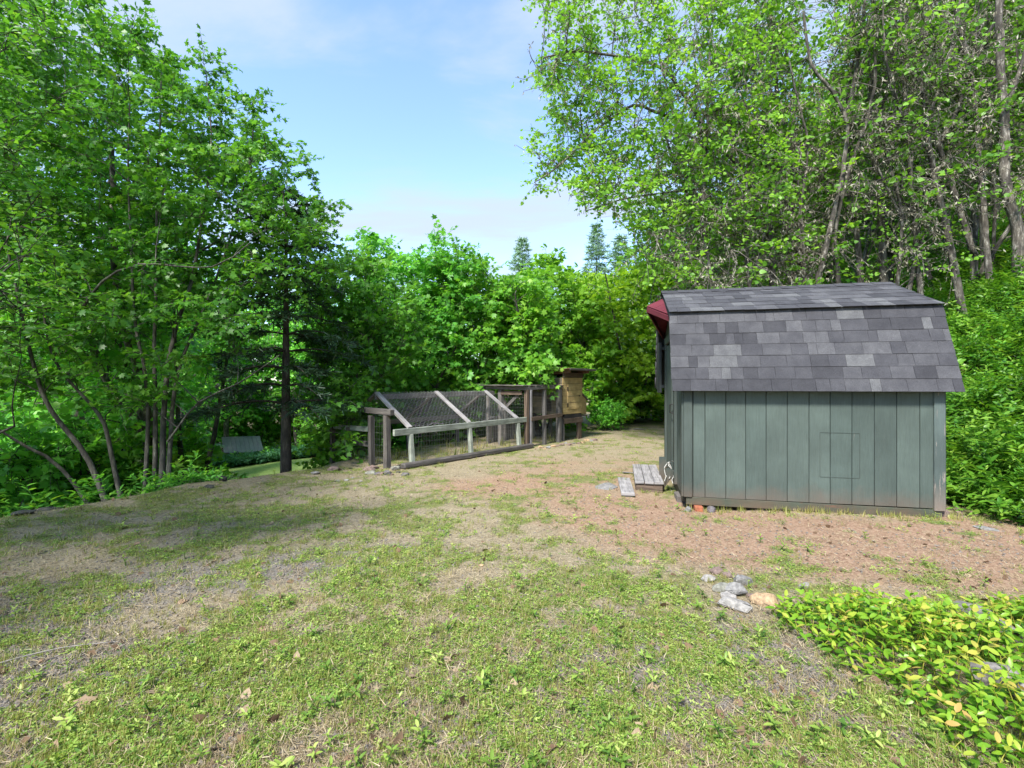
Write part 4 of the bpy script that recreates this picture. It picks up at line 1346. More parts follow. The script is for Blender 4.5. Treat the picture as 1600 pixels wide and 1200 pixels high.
LEAF['needle'] = (np.array([(-.07, 0, 0), (.07, 0, 0), (.05, 1, -.08), (-.05, 1, -.08)], float), [np.array([(0, 1, 2, 3)])])
r = np.random.default_rng(110)
b3 = at(447, 742, 8.3); b3[2] = gz(b3[0], b3[1])
put_tree('fir_tree', 'dark fir with a bare black trunk on the bank edge beside the pale lawn', 'tree', b3,
         build_fir(r, b3, 5.2, 0.105, 1.8, 0.30, 13, 6, 0.11, 26, 0.12, 0.26), M['bark_dark'], M['leaf_fir'], LG)
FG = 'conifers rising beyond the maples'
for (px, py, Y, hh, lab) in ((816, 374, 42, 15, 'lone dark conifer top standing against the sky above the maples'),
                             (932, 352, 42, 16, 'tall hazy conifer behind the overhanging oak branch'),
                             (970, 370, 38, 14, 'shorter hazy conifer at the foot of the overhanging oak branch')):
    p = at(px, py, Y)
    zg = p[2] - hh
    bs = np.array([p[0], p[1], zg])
    put_tree('fir_tree', lab, 'tree', bs, build_fir(np.random.default_rng(int(px)), bs, hh, 0.2, 3.3, 0.25, 26, 6, 0.34, 9, 0.0, 0.25), M['bark_dark'], M['leaf_farfir_hazed'], FG)

# --- maples and bushes behind the chicken run
BG = 'maples behind the chicken run'
BUSH = [
    # label, name, poly, Y0, Y1, base px, n, leafm, size, leaf
    ('low leafy maple left of the chicken run, its leaves nearly on the ground', [(500, 420), (545, 370), (590, 400), (640, 470), (665, 540), (655, 590), (590, 610), (560, 690), (520, 690), (500, 640), (470, 590), (480, 500)], 9.2, 11.2, (548, 725), 120, 'leaf_maple', 0.135),
    ('maple with upright top shoots behind the left half of the chicken run', [(560, 372), (598, 358), (625, 385), (640, 400), (672, 360), (692, 352), (702, 375), (716, 385), (730, 420), (740, 520), (730, 610), (640, 612), (580, 600), (560, 500)], 11.6, 14.0, (640, 690), 150, 'leaf_deep', 0.15),
    ('maple with a rounded top behind the right half of the chicken run', [(690, 395), (712, 378), (735, 388), (760, 400), (785, 425), (808, 430), (822, 470), (830, 560), (800, 610), (700, 612), (680, 500)], 11.8, 14.2, (735, 680), 140, 'leaf_maple', 0.15),
    ('maple whose leaves hang over the tall part of the run and the coop roof', [(770, 450), (800, 440), (835, 420), (850, 440), (850, 470), (852, 540), (842, 575), (825, 598), (800, 600), (770, 540)], 11.6, 14.5, (835, 670), 130, 'leaf_maple', 0.16),
    ('light green young maple above the coop roof', [(805, 425), (850, 388), (868, 395), (905, 415), (940, 440), (945, 560), (910, 600), (860, 560), (810, 500)], 15.0, 18.0, (885, 655), 120, 'leaf_oak', 0.19),
    ('yellow green sunlit maple between the coop and the shed', [(880, 440), (930, 415), (985, 395), (1030, 410), (1060, 470), (1045, 560), (1030, 640), (985, 650), (930, 640), (915, 600), (900, 520)], 15.5, 20, (985, 650), 190, 'leaf_lime', 0.19),
]
for q, (lab, poly, y0, y1, bpx, n, lm, sz_) in enumerate(BUSH):
    r = np.random.default_rng(200 + q)
    poly = [(a_, b__ + (14 if b__ < 450 else 0)) for a_, b__ in poly]
    Yb = (y0 + y1) / 2
    bb = at(bpx[0], bpx[1], Yb); bb[2] = gz(bb[0], bb[1])
    tg = crown_points(r, poly, y0, y1, n, 0.34, 0.15, 20 + q)
    if q == 0:
        tg = np.concatenate([tg, crown_points(r, [(530, 600), (560, 600), (558, 650), (552, 690), (530, 690)], 8.3, 9.2, 9, .16)])
    if q == 3:
        tg = np.concatenate([tg, crown_points(r, [(815, 560), (862, 565), (864, 585), (845, 598), (820, 590)], 11.3, 11.9, 7, .2)])
    stems = []
    for s_ in range(4):
        tp = tg[r.integers(len(tg))]
        top_ = np.array([tp[0], tp[1], max(tp[2], bb[2] + 2.2)])
        stems.append((np.array([bb + [0.12 * s_ - .2, 0, -.1], bb * .6 + top_ * .4 + [0, 0, .3], top_]), 0.07, 0.02))
    put_tree('maple_tree', lab, 'tree', bb, build_tree(r, stems, tg, 8, 0.6, 9, 'maple', sz_ * .82, 0.22, 0.8, 0.55, 1.2), M['bark_grey'], M[lm], BG)

# --- oaks on the slope behind the shed
OG = 'lichen covered oaks on the slope behind the shed'
OAKS = [
    # label, stems (px lists with radii), Y, poly, y0, y1, n
    ('leaning oak whose long leafy branches hang out against the open sky',
     [([(1206, 440), (1206, 396), (1192, 322), (1153, 256), (1115, 221), (1080, 165), (1062, 140), (1038, 109), (989, 91), (905, 81), (850, 90)], .15, .02),
      ([(1115, 221), (1052, 186), (1017, 172), (989, 165), (935, 200), (870, 262), (835, 285)], .07, .012),
      ([(1153, 256), (1120, 290), (1050, 300), (980, 310), (915, 330)], .05, .012),
      ([(1192, 322), (1140, 350), (1060, 360), (1000, 390)], .04, .01)], 11.0, 9.6,
     [(822, 60), (840, 100), (826, 150), (838, 185), (822, 205), (832, 250), (818, 285), (845, 300), (880, 285), (900, 340), (940, 320), (985, 350), (1010, 420), (1110, 430), (1200, 390), (1240, 250), (1230, -60), (822, -60)], 9.0, 12.5, 300, 0.24),
    ('twin trunk oak rising just behind the shed ridge',
     [([(1278, 445), (1283, 423), (1300, 343), (1317, 267), (1323, 193), (1300, 143), (1268, 100), (1255, 20)], .13, .03),
      ([(1310, 445), (1303, 380), (1320, 290), (1350, 200), (1368, 120), (1362, 40)], .11, .03),
      ([(1256, 440), (1250, 340), (1262, 230), (1245, 150), (1225, 60)], .08, .02)], 10.6, 10.2,
     [(1130, -60), (1400, -60), (1400, 120), (1340, 200), (1330, 330), (1240, 420), (1160, 400), (1120, 250)], 9.4, 12.4, 150, 0.36),
    ('straight grey oak trunk forking above the right end of the shed roof',
     [([(1382, 450), (1380, 427), (1377, 327), (1367, 253), (1360, 177), (1362, 70), (1365, -40)], .15, .05),
      ([(1362, 200), (1385, 150), (1410, 100), (1420, 40)], .07, .02),
      ([(1377, 330), (1415, 390), (1452, 412)], .03, .015)], 11.2, 11.0,
     [(1290, -60), (1500, -60), (1480, 180), (1440, 330), (1330, 300), (1300, 120)], 10.0, 13.0, 120, 0.36),
    ('oak with a trunk leaning left above the leafy bank',
     [([(1522, 400), (1520, 393), (1493, 307), (1467, 227), (1453, 170), (1433, 120), (1425, 40)], .12, .04),
      ([(1467, 227), (1500, 160), (1520, 90), (1530, 10)], .07, .02)], 11.6, 11.2,
     [(1400, -60), (1580, -60), (1570, 200), (1520, 330), (1440, 300)], 10.2, 13.4, 110, 0.38),
    ('slim oak pair near the right edge of the picture',
     [([(1535, 395), (1532, 300), (1537, 200), (1520, 130), (1503, 85), (1495, 0)], .08, .03),
      ([(1552, 385), (1555, 300), (1545, 160), (1560, 60)], .07, .02)], 12.2, 12.0,
     [(1470, -60), (1640, -60), (1640, 280), (1560, 330), (1500, 250)], 11.0, 14.0, 100, 0.4),
    ('stout dark oak trunk at the right border of the picture',
     [([(1590, 360), (1572, 293), (1570, 200), (1563, 100), (1560, 0)], .17, .08),
      ([(1566, 190), (1590, 120), (1612, 40)], .08, .03)], 10.6, 10.6,
     [(1500, -60), (1760, -60), (1760, 330), (1600, 340), (1540, 150)], 9.4, 12.6, 110, 0.36),
]
for q, (lab, st_, Ya, Yb, poly, y0, y1, n, hl) in enumerate(OAKS):
    r = np.random.default_rng(300 + q)
    poly = [(a_ + (20 if a_ < 870 else 0), b__) for a_, b__ in poly]
    stems = []
    for s_, (pts, ra, rb_) in enumerate(st_):
        P_ = stem_px(pts, Ya + 0.25 * s_, Yb, False)
        if pts[0][1] > 350 and s_ < 3 and ra > 0.06:
            foot = np.array([P_[0][0], P_[0][1], gz(P_[0][0], P_[0][1]) - 0.15])
            if foot[2] < P_[0][2]: P_ = np.vstack([foot, P_])
        stems.append((P_, ra * .72, rb_ * .8))
    tg = crown_points(r, poly, y0 if q == 0 else Ya + .25, y1 if q == 0 else y1 + .6, int(n * (1.3 if q == 0 else 1.0)), 0.27, hl * (.85 if q == 0 else 1.0), 60 + q)
    if q == 0:
        tg = np.concatenate([tg, [at(x_, y_, 10 + .25 * r.normal()) for x_, y_ in ((838, 290), (850, 270), (870, 262), (895, 240), (915, 222), (858, 92), (875, 86), (900, 80), (930, 82), (925, 325), (950, 318), (845, 120), (832, 230), (940, 200))]])
    base = stems[0][0][0]
    put_tree('oak_tree', lab, 'tree', base,
             build_tree(r, stems, tg, 8, 0.52, 8, 'lobed', 0.10 if q else 0.088, 0.2, 0.7, 0.6, 1.25, lichen=28 if q else 10, bare=0.9 if q else 0.3, vbase=0.5 + .05 * (q == 0), vvar=.6),
             M['bark_oak'], M['leaf_oak'], OG, M['lichen'])

# --- slim leaning oak stems with dead twigs and beards of lichen
SL = []
for q in range(3):
    r = np.random.default_rng(350 + q)
    H = (8.0, 9.5, 7.0)[q]
    lx1, ly1 = r.normal(0, .5, 2)
    stems = [(np.array([[0, 0, -.4], [lx1 * .3, ly1 * .3, H * .25], [lx1, ly1, H * .55], [lx1 * 1.3 + .3, ly1, H * .8], [lx1 * 1.2 + .5, ly1, H]]), .075, .02)]
    k_ = stems[0][0][2]
    stems.append((np.array([k_, k_ + [(-1) ** q * .6, .2, H * .16], k_ + [(-1) ** q * 1.0, .1, H * .36]]), .04, .012))
    k_ = stems[0][0][1]
    stems.append((np.array([k_, k_ + [(-1) ** (q + 1) * .7, -.3, H * .10], k_ + [(-1) ** (q + 1) * 1.6, -.4, H * .16]]), .022, .008))
    n = 46
    u = norm(r.normal(0, 1, (n, 3))) * (r.random((n, 1)) ** .5)
    tg = np.array([lx1, ly1, H * .62]) + u * np.array([1.5, 1.5, H * .40])
    SL.append(build_tree(r, stems, tg, 4, .5, 6, 'lobed', .10, .2, .7, .6, 1.2, lichen=26, bare=1.0, vvar=.6))
r = np.random.default_rng(351)
slp = {}
for i, (px, Y) in enumerate(((1150, 10.2), (1172, 12.5), (1218, 10.0), (1240, 11.5), (1262, 11.2), (1335, 10.2), (1400, 10.4), (1445, 10.6), (1510, 10.4), (1345, 11.6), (1412, 12.9), (1462, 13.8), (1498, 11.8), (1548, 11.0), (1590, 12.6), (1120, 14.0), (1318, 14.6))):
    X = (px - 800) / FPX * Y
    lab = 'slim lichen bearded oak stem with dead twigs between the bigger oaks behind the shed'
    q = i % 3
    if q not in slp:
        o = put_tree('oak_tree', lab, 'tree', (0, 0, 0), SL[q], M['bark_oak'], M['leaf_oak'], 'slim oak stems behind the shed', M['lichen'])
        slp[q] = o
    else:
        o = tree_copy(slp[q], (0, 0, 0), 0, 1, lab, 'slim oak stems behind the shed')
    o.location = (X, Y, gz(X, Y)); o.rotation_euler = (r.normal(0, .13), r.normal(-.14, .15), r.uniform(0, 6.28)); o.scale = (r.uniform(.75, 1.25),) * 3

# --- forest behind: four kinds copied
FP = []
for q in range(4):
    r = np.random.default_rng(400 + q)
    H = (9.5, 11.5, 8.5, 10.5)[q]
    stems = [(np.array([[0, 0, -.3], [r.normal(0, .3), r.normal(0, .3), H * .3], [r.normal(0, .6), r.normal(0, .6), H * .62], [r.normal(0, .8), r.normal(0, .8), H * .93]]), .15, .04)]
    stems.append((np.array([stems[0][0][1] * .9, stems[0][0][1] + [r.normal(0, 1), r.normal(0, 1), H * .25], stems[0][0][1] + [r.normal(0, 1.6), r.normal(0, 1.6), H * .5]]), .08, .02))
    n = 105
    u = norm(r.normal(0, 1, (n, 3))) * (r.random((n, 1)) ** 0.45)
    tg = np.array([0, 0, H * .60]) + u * np.array([2.3, 2.3, H * .42])
    tg = tg[tg[:, 2] > 1.2]
    bufs = build_tree(r, stems, tg, 7, 0.75, 7, 'lobed', 0.165, 0.2, 0.7, 0.6, 1.3, lichen=8, bare=0.4, vvar=.6)
    FP.append((bufs, H))
FPL = ('lichen covered oak in the crowded wood up the slope behind the shed', 'broadleaf tree in the mass of trees beyond the yard')
protos = {}
r = np.random.default_rng(77)
hill, low = [], []
for _ in range(4000):
    if len(hill) >= 38: break
    Y = r.uniform(15.5, 40); X = r.uniform(5.5, 1.25 * Y)
    if any((X - a_) ** 2 + (Y - b_) ** 2 < 2.3 ** 2 for a_, b_ in hill): continue
    if X / Y < 0.27: continue
    hill.append((X, Y))
for _ in range(4000):
    if len(low) >= 44: break
    Y = r.uniform(9.5, 46); X = r.uniform(-1.35 * Y, 0.22 * Y)
    s_ = X / Y * FPX + 800
    top_z = CAMZ + (600 - 430) / FPX * Y
    de = float(sdist(np.array([X]), np.array([Y]), EDGE)[0])
    if de < 4.5: continue
    if any((X - a_) ** 2 + (Y - b_) ** 2 < 2.5 ** 2 for a_, b_ in low): continue
    if 300 < s_ < 560 and Y < 29: continue
    low.append((X, Y))
for px, Y in ((255, 31), (300, 34), (345, 33), (385, 36), (425, 34), (465, 36), (505, 33), (545, 35), (590, 31), (320, 40), (400, 42), (480, 41), (560, 40), (210, 30), (630, 34)):
    low.append(((px - 800) / FPX * Y, Y))
for kind, pts in (('hill', hill), ('low', low)):
    for i, (X, Y) in enumerate(pts):
        q = i % 4
        bufs, H = FP[q]
        zg = gz(X, Y)
        sc = r.uniform(0.85, 1.25)
        if kind == 'low':
            s_ = X / Y * FPX + 800
            lim = 415 if s_ > 480 else (150 if s_ < 250 else 150 + (s_ - 250) * 1.15)
            zmax = CAMZ + (600 - lim) / FPX * Y
            sc = min(sc * 1.1, max(0.4, (zmax - zg) / (H * 1.08)))
        key = (q, kind)
        sx_ = X / Y * FPX + 800
        if kind == 'hill':
            lab = ('lichen covered oak in the wood above the left half of the shed roof' if sx_ < 1260 else
                   'lichen covered oak in the wood above the right half of the shed roof' if sx_ < 1480 else
                   'lichen covered oak up the slope beyond the leafy bank')
        else:
            lab = ('broadleaf tree filling the wood beyond the many stemmed maple' if sx_ < 300 else
                   'broadleaf tree in the wood behind the little shelter below the bank' if sx_ < 570 else
                   'broadleaf tree in the wood beyond the chicken run and the coop')
        grp = 'oaks crowding the slope behind the shed' if kind == 'hill' else 'trees massed beyond the yard'
        if key not in protos:
            if (q, 'hill') in protos:
                src = protos[(q, 'hill')]
                o = tree_copy(src, (X, Y, zg), r.uniform(0, 6.28), sc, lab, grp)
                for ch in o.children:
                    if ch.name.startswith('crown'):
                        ch.data = ch.data.copy(); ch.data.materials.clear(); ch.data.materials.append(M['leaf_deep'])
                    if ch.name.startswith('lichen'):
                        bpy.data.objects.remove(ch)
                o.name = 'broadleaf_tree'
            else:
                o = put_tree('oak_tree', lab, 'tree', (0, 0, 0), bufs, M['bark_oak'], M['leaf_oak'], grp, M['lichen'])
                o.location = (X, Y, zg); o.scale = (sc,) * 3; o.rotation_euler = (0, 0, r.uniform(0, 6.28))
            protos[key] = o
        else:
            tree_copy(protos[key], (X, Y, zg), r.uniform(0, 6.28), sc, lab, grp)

# --- understorey bushes: three kinds copied, filling the bank below the trees
BP = []
for q in range(3):
    r = np.random.default_rng(500 + q)
    stems = [(np.array([[0.08 * s_, 0, -.15], [r.normal(0, .35), r.normal(0, .35), .7], [r.normal(0, .6), r.normal(0, .6), 1.5]]), .025, .008) for s_ in range(5)]
    n = 70
    u = norm(r.normal(0, 1, (n, 3))) * (r.random((n, 1)) ** 0.4)
    tg = np.array([0, 0, .95]) + u * np.array([1.05, 1.05, .9])
    tg = tg[tg[:, 2] > 0.12]
    BP.append(build_tree(r, stems, tg, 7, 0.42, 7, 'maple' if q == 0 else 'lobed', 0.12, 0.25, 0.8, 0.5, .8))
r = np.random.default_rng(78)
UB = []
# (px, Y, scale, material, label) singled out by where they stand
for (px, Y, sc, lm, lab) in (
        (30, 8.0, 1.25, 'leaf_deep', 'dark leafy bush below the bank at the left border of the picture'),
        (120, 8.6, 1.2, 'leaf_maple', 'leafy bush below the bank behind the leaning maple stems'),
        (75, 10.2, 1.5, 'leaf_deep', 'tall dark bush farther down the bank behind the leaning maple stems'),
        (195, 10.5, 1.6, 'leaf_maple', 'bush on the slope right behind the maple clump'),
        (545, 9.6, 0.75, 'leaf_maple', 'small light bush hugging the posts at the left end of the run'),
        (610, 13.4, 1.3, 'leaf_deep', 'bush seen through the wire at the left part of the run'),
        (690, 13.6, 1.3, 'leaf_maple', 'bush seen through the wire at the middle part of the run'),
        (770, 14.2, 1.25, 'leaf_deep', 'bush growing against the back of the tall run frame'),
        (860, 15.2, 1.4, 'leaf_maple', 'bush growing close behind the coop'),
        (948, 14.6, 0.52, 'leaf_deep', 'low rounded dark bush beside the path right of the coop'),
        (975, 17.5, 1.2, 'leaf_maple', 'bush on the left side of the path end'),
        (1012, 19.5, 1.4, 'leaf_deep', 'bush closing the end of the path by the shed'),
        (1060, 18.0, 1.6, 'leaf_lime', 'bright bush behind the left end of the shed roof'),
        (1130, 15.0, 1.5, 'leaf_oak', 'bush behind the left half of the shed roof'),
        (1230, 13.0, 1.3, 'leaf_oak', 'bush behind the middle of the shed ridge'),
        (1330, 13.0, 1.1, 'leaf_deep', 'bush under the twin trunk oak'),
        (505, 31.0, 1.5, 'leaf_maple', 'bush on the lower terrace right of the little shelter'),
        (315, 31.0, 1.6, 'leaf_deep', 'bush on the lower terrace left of the little shelter'),
        (395, 34.0, 1.9, 'leaf_maple', 'bush standing right behind the little shelter'),
        (445, 36.0, 2.0, 'leaf_lime', 'pale bush far behind the little shelter'),
        (232, 22.0, 1.5, 'leaf_maple', 'bush on the lower terrace at the left end of the lawn'),
        (225, 17.0, 1.6, 'leaf_deep', 'bush low on the slope below the maple clump'),
        (150, 15.0, 1.7, 'leaf_maple', 'large bush on the slope left of the maple clump'),
        (40, 14.0, 1.8, 'leaf_deep', 'large dark bush on the slope by the left border')):
    X = (px - 800) / FPX * Y
    UB.append((X, Y, sc, lm, lab))
bproto = {}
for i, (X, Y, sc, lm, lab) in enumerate(UB):
    q = i % 3
    z_ = gz(X, Y)
    if (q, lm) in bproto:
        tree_copy(bproto[(q, lm)], (X, Y, z_), r.uniform(0, 6.28), sc, lab, 'bushes around the yard')
    else:
        if ('m', q) not in bproto:
            o = put_tree('bush', lab, 'bush', (0, 0, 0), BP[q], M['bark_dark'], M[lm], 'bushes around the yard')
            bproto[('m', q)] = o
        else:
            o = tree_copy(bproto[('m', q)], (0, 0, 0), 0, 1, lab, 'bushes around the yard')
            for ch in o.children:
                if ch.name.startswith('crown'):
                    ch.data = ch.data.copy(); ch.data.materials.clear(); ch.data.materials.append(M[lm])
        o.location = (X, Y, z_); o.scale = (sc,) * 3; o.rotation_euler = (0, 0, r.uniform(0, 6.28))
        bproto[(q, lm)] = o
print('TREE TRIS', ntri[0])

# ------------------------------------------------------------------ plants on the ground, scattered
def scatter(name, pos, rot, scl, protos_, kind='stuff'):
    """one object: prototypes instanced on explicit points"""
    pc = bpy.data.collections.new(name + '_kinds')
    for o in protos_: pc.objects.link(o)
    me = bpy.data.meshes.new(name)
    me.vertices.add(len(pos))
    me.vertices.foreach_set('co', np.asarray(pos, np.float32).ravel())
    a = me.attributes.new('rot', 'FLOAT_VECTOR', 'POINT'); a.data.foreach_set('vector', np.asarray(rot, np.float32).ravel())
    a = me.attributes.new('scl', 'FLOAT', 'POINT'); a.data.foreach_set('value', np.asarray(scl, np.float32))
    idx = rng.integers(0, len(protos_), len(pos)).astype(np.int32)
    a = me.attributes.new('idx', 'INT', 'POINT'); a.data.foreach_set('value', idx)
    me.update()
    o = link(name, me)
    ng = bpy.data.node_groups.new(name + '_spread', 'GeometryNodeTree')
    ng.interface.new_socket('Geometry', in_out='INPUT', socket_type='NodeSocketGeometry')
    ng.interface.new_socket('Geometry', in_out='OUTPUT', socket_type='NodeSocketGeometry')
    N = ng.nodes; Lk = ng.links
    gi = N.new('NodeGroupInput'); go = N.new('NodeGroupOutput')
    ip = N.new('GeometryNodeInstanceOnPoints')
    ci = N.new('GeometryNodeCollectionInfo')
    ci.inputs['Collection'].default_value = pc
    ci.inputs['Separate Children'].default_value = True
    ci.inputs['Reset Children'].default_value = True
    ip.inputs['Pick Instance'].default_value = True

    def na(nm, ty):
        n_ = N.new('GeometryNodeInputNamedAttribute'); n_.data_type = ty
        n_.inputs['Name'].default_value = nm
        return n_.outputs['Attribute']
    e2r = N.new('FunctionNodeEulerToRotation')
    Lk.new(na('rot', 'FLOAT_VECTOR'), e2r.inputs[0])
    Lk.new(gi.outputs[0], ip.inputs['Points'])
    Lk.new(ci.outputs[0], ip.inputs['Instance'])
    Lk.new(na('idx', 'INT'), ip.inputs['Instance Index'])
    Lk.new(e2r.outputs[0], ip.inputs['Rotation'])
    Lk.new(na('scl', 'FLOAT'), ip.inputs['Scale'])
    Lk.new(ip.outputs[0], go.inputs[0])
    md = o.modifiers.new('spread', 'NODES'); md.node_group = ng
    return tag(o, kind=kind)


def proto(name, buf, mat):
    return bpy.data.objects.new(name, mesh_of(name, buf, mat))


M['clover'] = leaf_mat('clover', [(0.088, 0.185, 0.031), (0.168, 0.286, 0.045), (0.281, 0.398, 0.072), (0.440, 0.518, 0.147)], 0.36, vary=0.8)
M['grass'] = leaf_mat('grass', [(0.116, 0.171, 0.033), (0.232, 0.267, 0.060), (0.364, 0.340, 0.112), (0.480, 0.405, 0.195)], 0.3, vary=0.5)
M['straw'] = leaf_mat('straw', [(0.127, 0.091, 0.053), (0.259, 0.194, 0.113), (0.393, 0.319, 0.192), (0.533, 0.457, 0.304)], 0.15, (1, 1, 1), 0.7, 0.4)
M['deadleaf'] = leaf_mat('deadleaf', [(0.091, 0.052, 0.029), (0.208, 0.130, 0.078), (0.351, 0.260, 0.169)], 0.15, (1, 1, 1), 0.7, 0.5)
M['chip'] = plain_mat('gravel_chip', (0.17, 0.15, 0.13), 0.9, 0.5, 90)
LEAF['round'] = (np.array([(0, 0, 0), (.34, .28, .04), (.38, .72, .05), (0, 1, 0), (-.38, .72, .05), (-.34, .28, .04)], float), [np.array([(0, 1, 2, 3), (0, 3, 4, 5)])])
LEAF['blade'] = (np.array([(-.035, 0, 0), (.035, 0, 0), (.026, .55, .10), (-.026, .55, .10), (0, 1, .36)], float), [np.array([(0, 1, 2, 3)]), np.array([(3, 2, 4)])])


def tuft_clover(r, n=15, rad=0.052, hgt=0.014, sz_=0.0068):
    b_ = Buf()
    c_ = np.stack([r.normal(0, rad * .55, n), r.normal(0, rad * .55, n), r.uniform(.3, 1.2, n) * hgt], 1)
    for j in range(3):
        a = r.uniform(0, 6.28, n) if j == 0 else a + 2.09
        ax = np.stack([np.cos(a), np.sin(a), r.normal(.1, .25, n)], 1)
        add_leaves(b_, 'round', c_, ax, np.array([0, 0, 1.0]) + r.normal(0, .3, (n, 3)), sz_ * r.uniform(.7, 1.3, n), np.clip(r.normal(.5, .2, n), 0, 1))
    return b_


def tuft_grass(r, n=10, h=0.036, flat_=0.45, leaf='blade', rad=.012):
    b_ = Buf()
    c_ = np.stack([r.normal(0, rad, n), r.normal(0, rad, n), np.zeros(n)], 1)
    ax = norm(np.stack([r.normal(0, flat_, n), r.normal(0, flat_, n), np.ones(n)], 1))
    nr = norm(np.stack([-ax[:, 0], -ax[:, 1], np.full(n, .4)], 1) + r.normal(0, .15, (n, 3)))
    add_leaves(b_, leaf, c_, ax, nr, h * r.uniform(.5, 1.3, n), np.clip(r.normal(.5, .25, n), 0, 1))
    return b_


def tuft_straw(r, n=9):
    b_ = Buf()
    c_ = np.stack([r.normal(0, .03, n), r.normal(0, .03, n), r.uniform(.002, .014, n)], 1)
    a = r.uniform(0, 6.28, n)
    ax = np.stack([np.cos(a), np.sin(a), r.normal(.08, .14, n)], 1)
    add_leaves(b_, 'blade', c_, ax, np.array([0, 0, 1.0]) + r.normal(0, .5, (n, 3)), r.uniform(.012, .042, n), np.clip(r.normal(.55, .25, n), 0, 1))
    return b_


# leafy plants: one sprig = a stem with opposite pairs of oval leaves
LEAF['long'] = (np.array([(0, 0, 0), (.13, .22, .04), (.17, .5, .05), (.11, .8, 0), (0, 1, -.08), (-.11, .8, 0), (-.17, .5, .05), (-.13, .22, .04), (0, .22, .0), (0, .5, .005), (0, .8, -.035)], float),
                [np.array([(0, 1, 8), (0, 8, 7), (10, 3, 4), (10, 4, 5)]), np.array([(8, 1, 2, 9), (7, 8, 9, 6), (9, 2, 3, 10), (6, 9, 10, 5)])])


def sprig(r, h, pairs, size, lean=.35, tipv=.25, wood_=True):
    b_ = Buf()
    a = r.uniform(0, 6.28)
    e = np.array([math.cos(a) * lean * h, math.sin(a) * lean * h, h])
    P_ = bez(np.zeros(3), np.array([0, 0, h * .4]), e * .7 + [0, 0, .1 * h], e, 8)
    tube(b_, P_, np.linspace(.003, .0015, 8), 3, .1)
    pos, ax, nr, sz_, v = [], [], [], [], []
    for k in range(pairs):
        f = .22 + .78 * k / (pairs - 1)
        i_ = f * 7; i0 = min(6, int(i_)); q = P_[i0] + (P_[i0 + 1] - P_[i0]) * (i_ - i0)
        aa = a + k * 1.57 + r.normal(0, .25)
        for sgn in (0, PI):
            d = np.array([math.cos(aa + sgn), math.sin(aa + sgn), .45 - .35 * (1 - f) + r.normal(0, .18)])
            pos.append(q); ax.append(d); nr.append(np.array([-d[0] * .3, -d[1] * .3, 1]) + r.normal(0, .18, 3))
            sz_.append(size * (.75 + .45 * math.sin(PI * min(1, f * .85))) * r.uniform(.8, 1.2)); v.append(np.clip(.35 + tipv * f + r.normal(0, .14), 0, 1))
    add_leaves(b_, 'long', np.array(pos), np.array(ax), np.array(nr), np.array(sz_), np.array(v))
    return b_


r = np.random.default_rng(900)
pcl = [proto('clover_tuft', tuft_clover(r), M['clover']) for _ in range(5)]
pgr = [proto('grass_tuft', tuft_grass(r), M['grass']) for _ in range(5)]
pst = [proto('straw_tuft', tuft_straw(r), M['straw']) for _ in range(6)]
pch = []
for k in range(4):
    bm = bmesh.new()
    for _ in range(9):
        v = norm(r.normal(0, 1, 3)); bm.verts.new((v[0] * .012, v[1] * .009, v[2] * .006))
    bmesh.ops.convex_hull(bm, input=bm.verts)
    me = bpy.data.meshes.new('gravel_chip'); bm.to_mesh(me); bm.free(); me.materials.append(M['chip'])
    pch.append(bpy.data.objects.new('gravel_chip', me))
pdl = []
for k in range(3):
    b_ = Buf(); a = r.uniform(0, 6.28)
    add_leaves(b_, 'lobed', np.zeros((1, 3)) + [0, 0, .006], np.array([[math.cos(a), math.sin(a), .15]]), np.array([[r.normal(0, .4), r.normal(0, .4), 1]]), np.array([.045]), np.array([r.random()]))
    pdl.append(proto('dead_leaf', b_, M['deadleaf']))


def yard_points(n, wfun, y0=1.45, y1=16.0, bias=1.6):
    """random points of the yard in view, denser near the camera, kept with probability wfun(masks)"""
    u = rng.random(n)
    Y = (y0 ** (1 - bias) + u * (y1 ** (1 - bias) - y0 ** (1 - bias))) ** (1 / (1 - bias))
    X = rng.uniform(-1.2, 1.2, n) * Y
    mk = masks(X, Y)
    ok = (mk['de'] < 0.04) & (mk['dt'] < 0.2)
    # keep clear of the shed
    lx_ = (X - 2.008) * math.cos(R(12.7)) - (Y - 5.62) * math.sin(R(12.7))
    ly_ = (X - 2.008) * math.sin(R(12.7)) + (Y - 5.62) * math.cos(R(12.7))
    ok &= ~((lx_ > -.05) & (lx_ < SW + .05) & (ly_ > -0.02) & (ly_ < SD + .1))
    ok &= rng.random(n) < wfun(mk, X, Y)
    X, Y = X[ok], Y[ok]
    return np.stack([X, Y, ground_z(X, Y)], 1), Y


def euler(n, tilt=0.15):
    return np.stack([rng.normal(0, tilt, n), rng.normal(0, tilt, n), rng.uniform(0, 6.28, n)], 1)


def near_pile(X, Y):
    return np.clip(1.9 * np.exp(-(((X - 1.53) / .36) ** 2 + ((Y - 3.15) / .28) ** 2)), 0, 1)


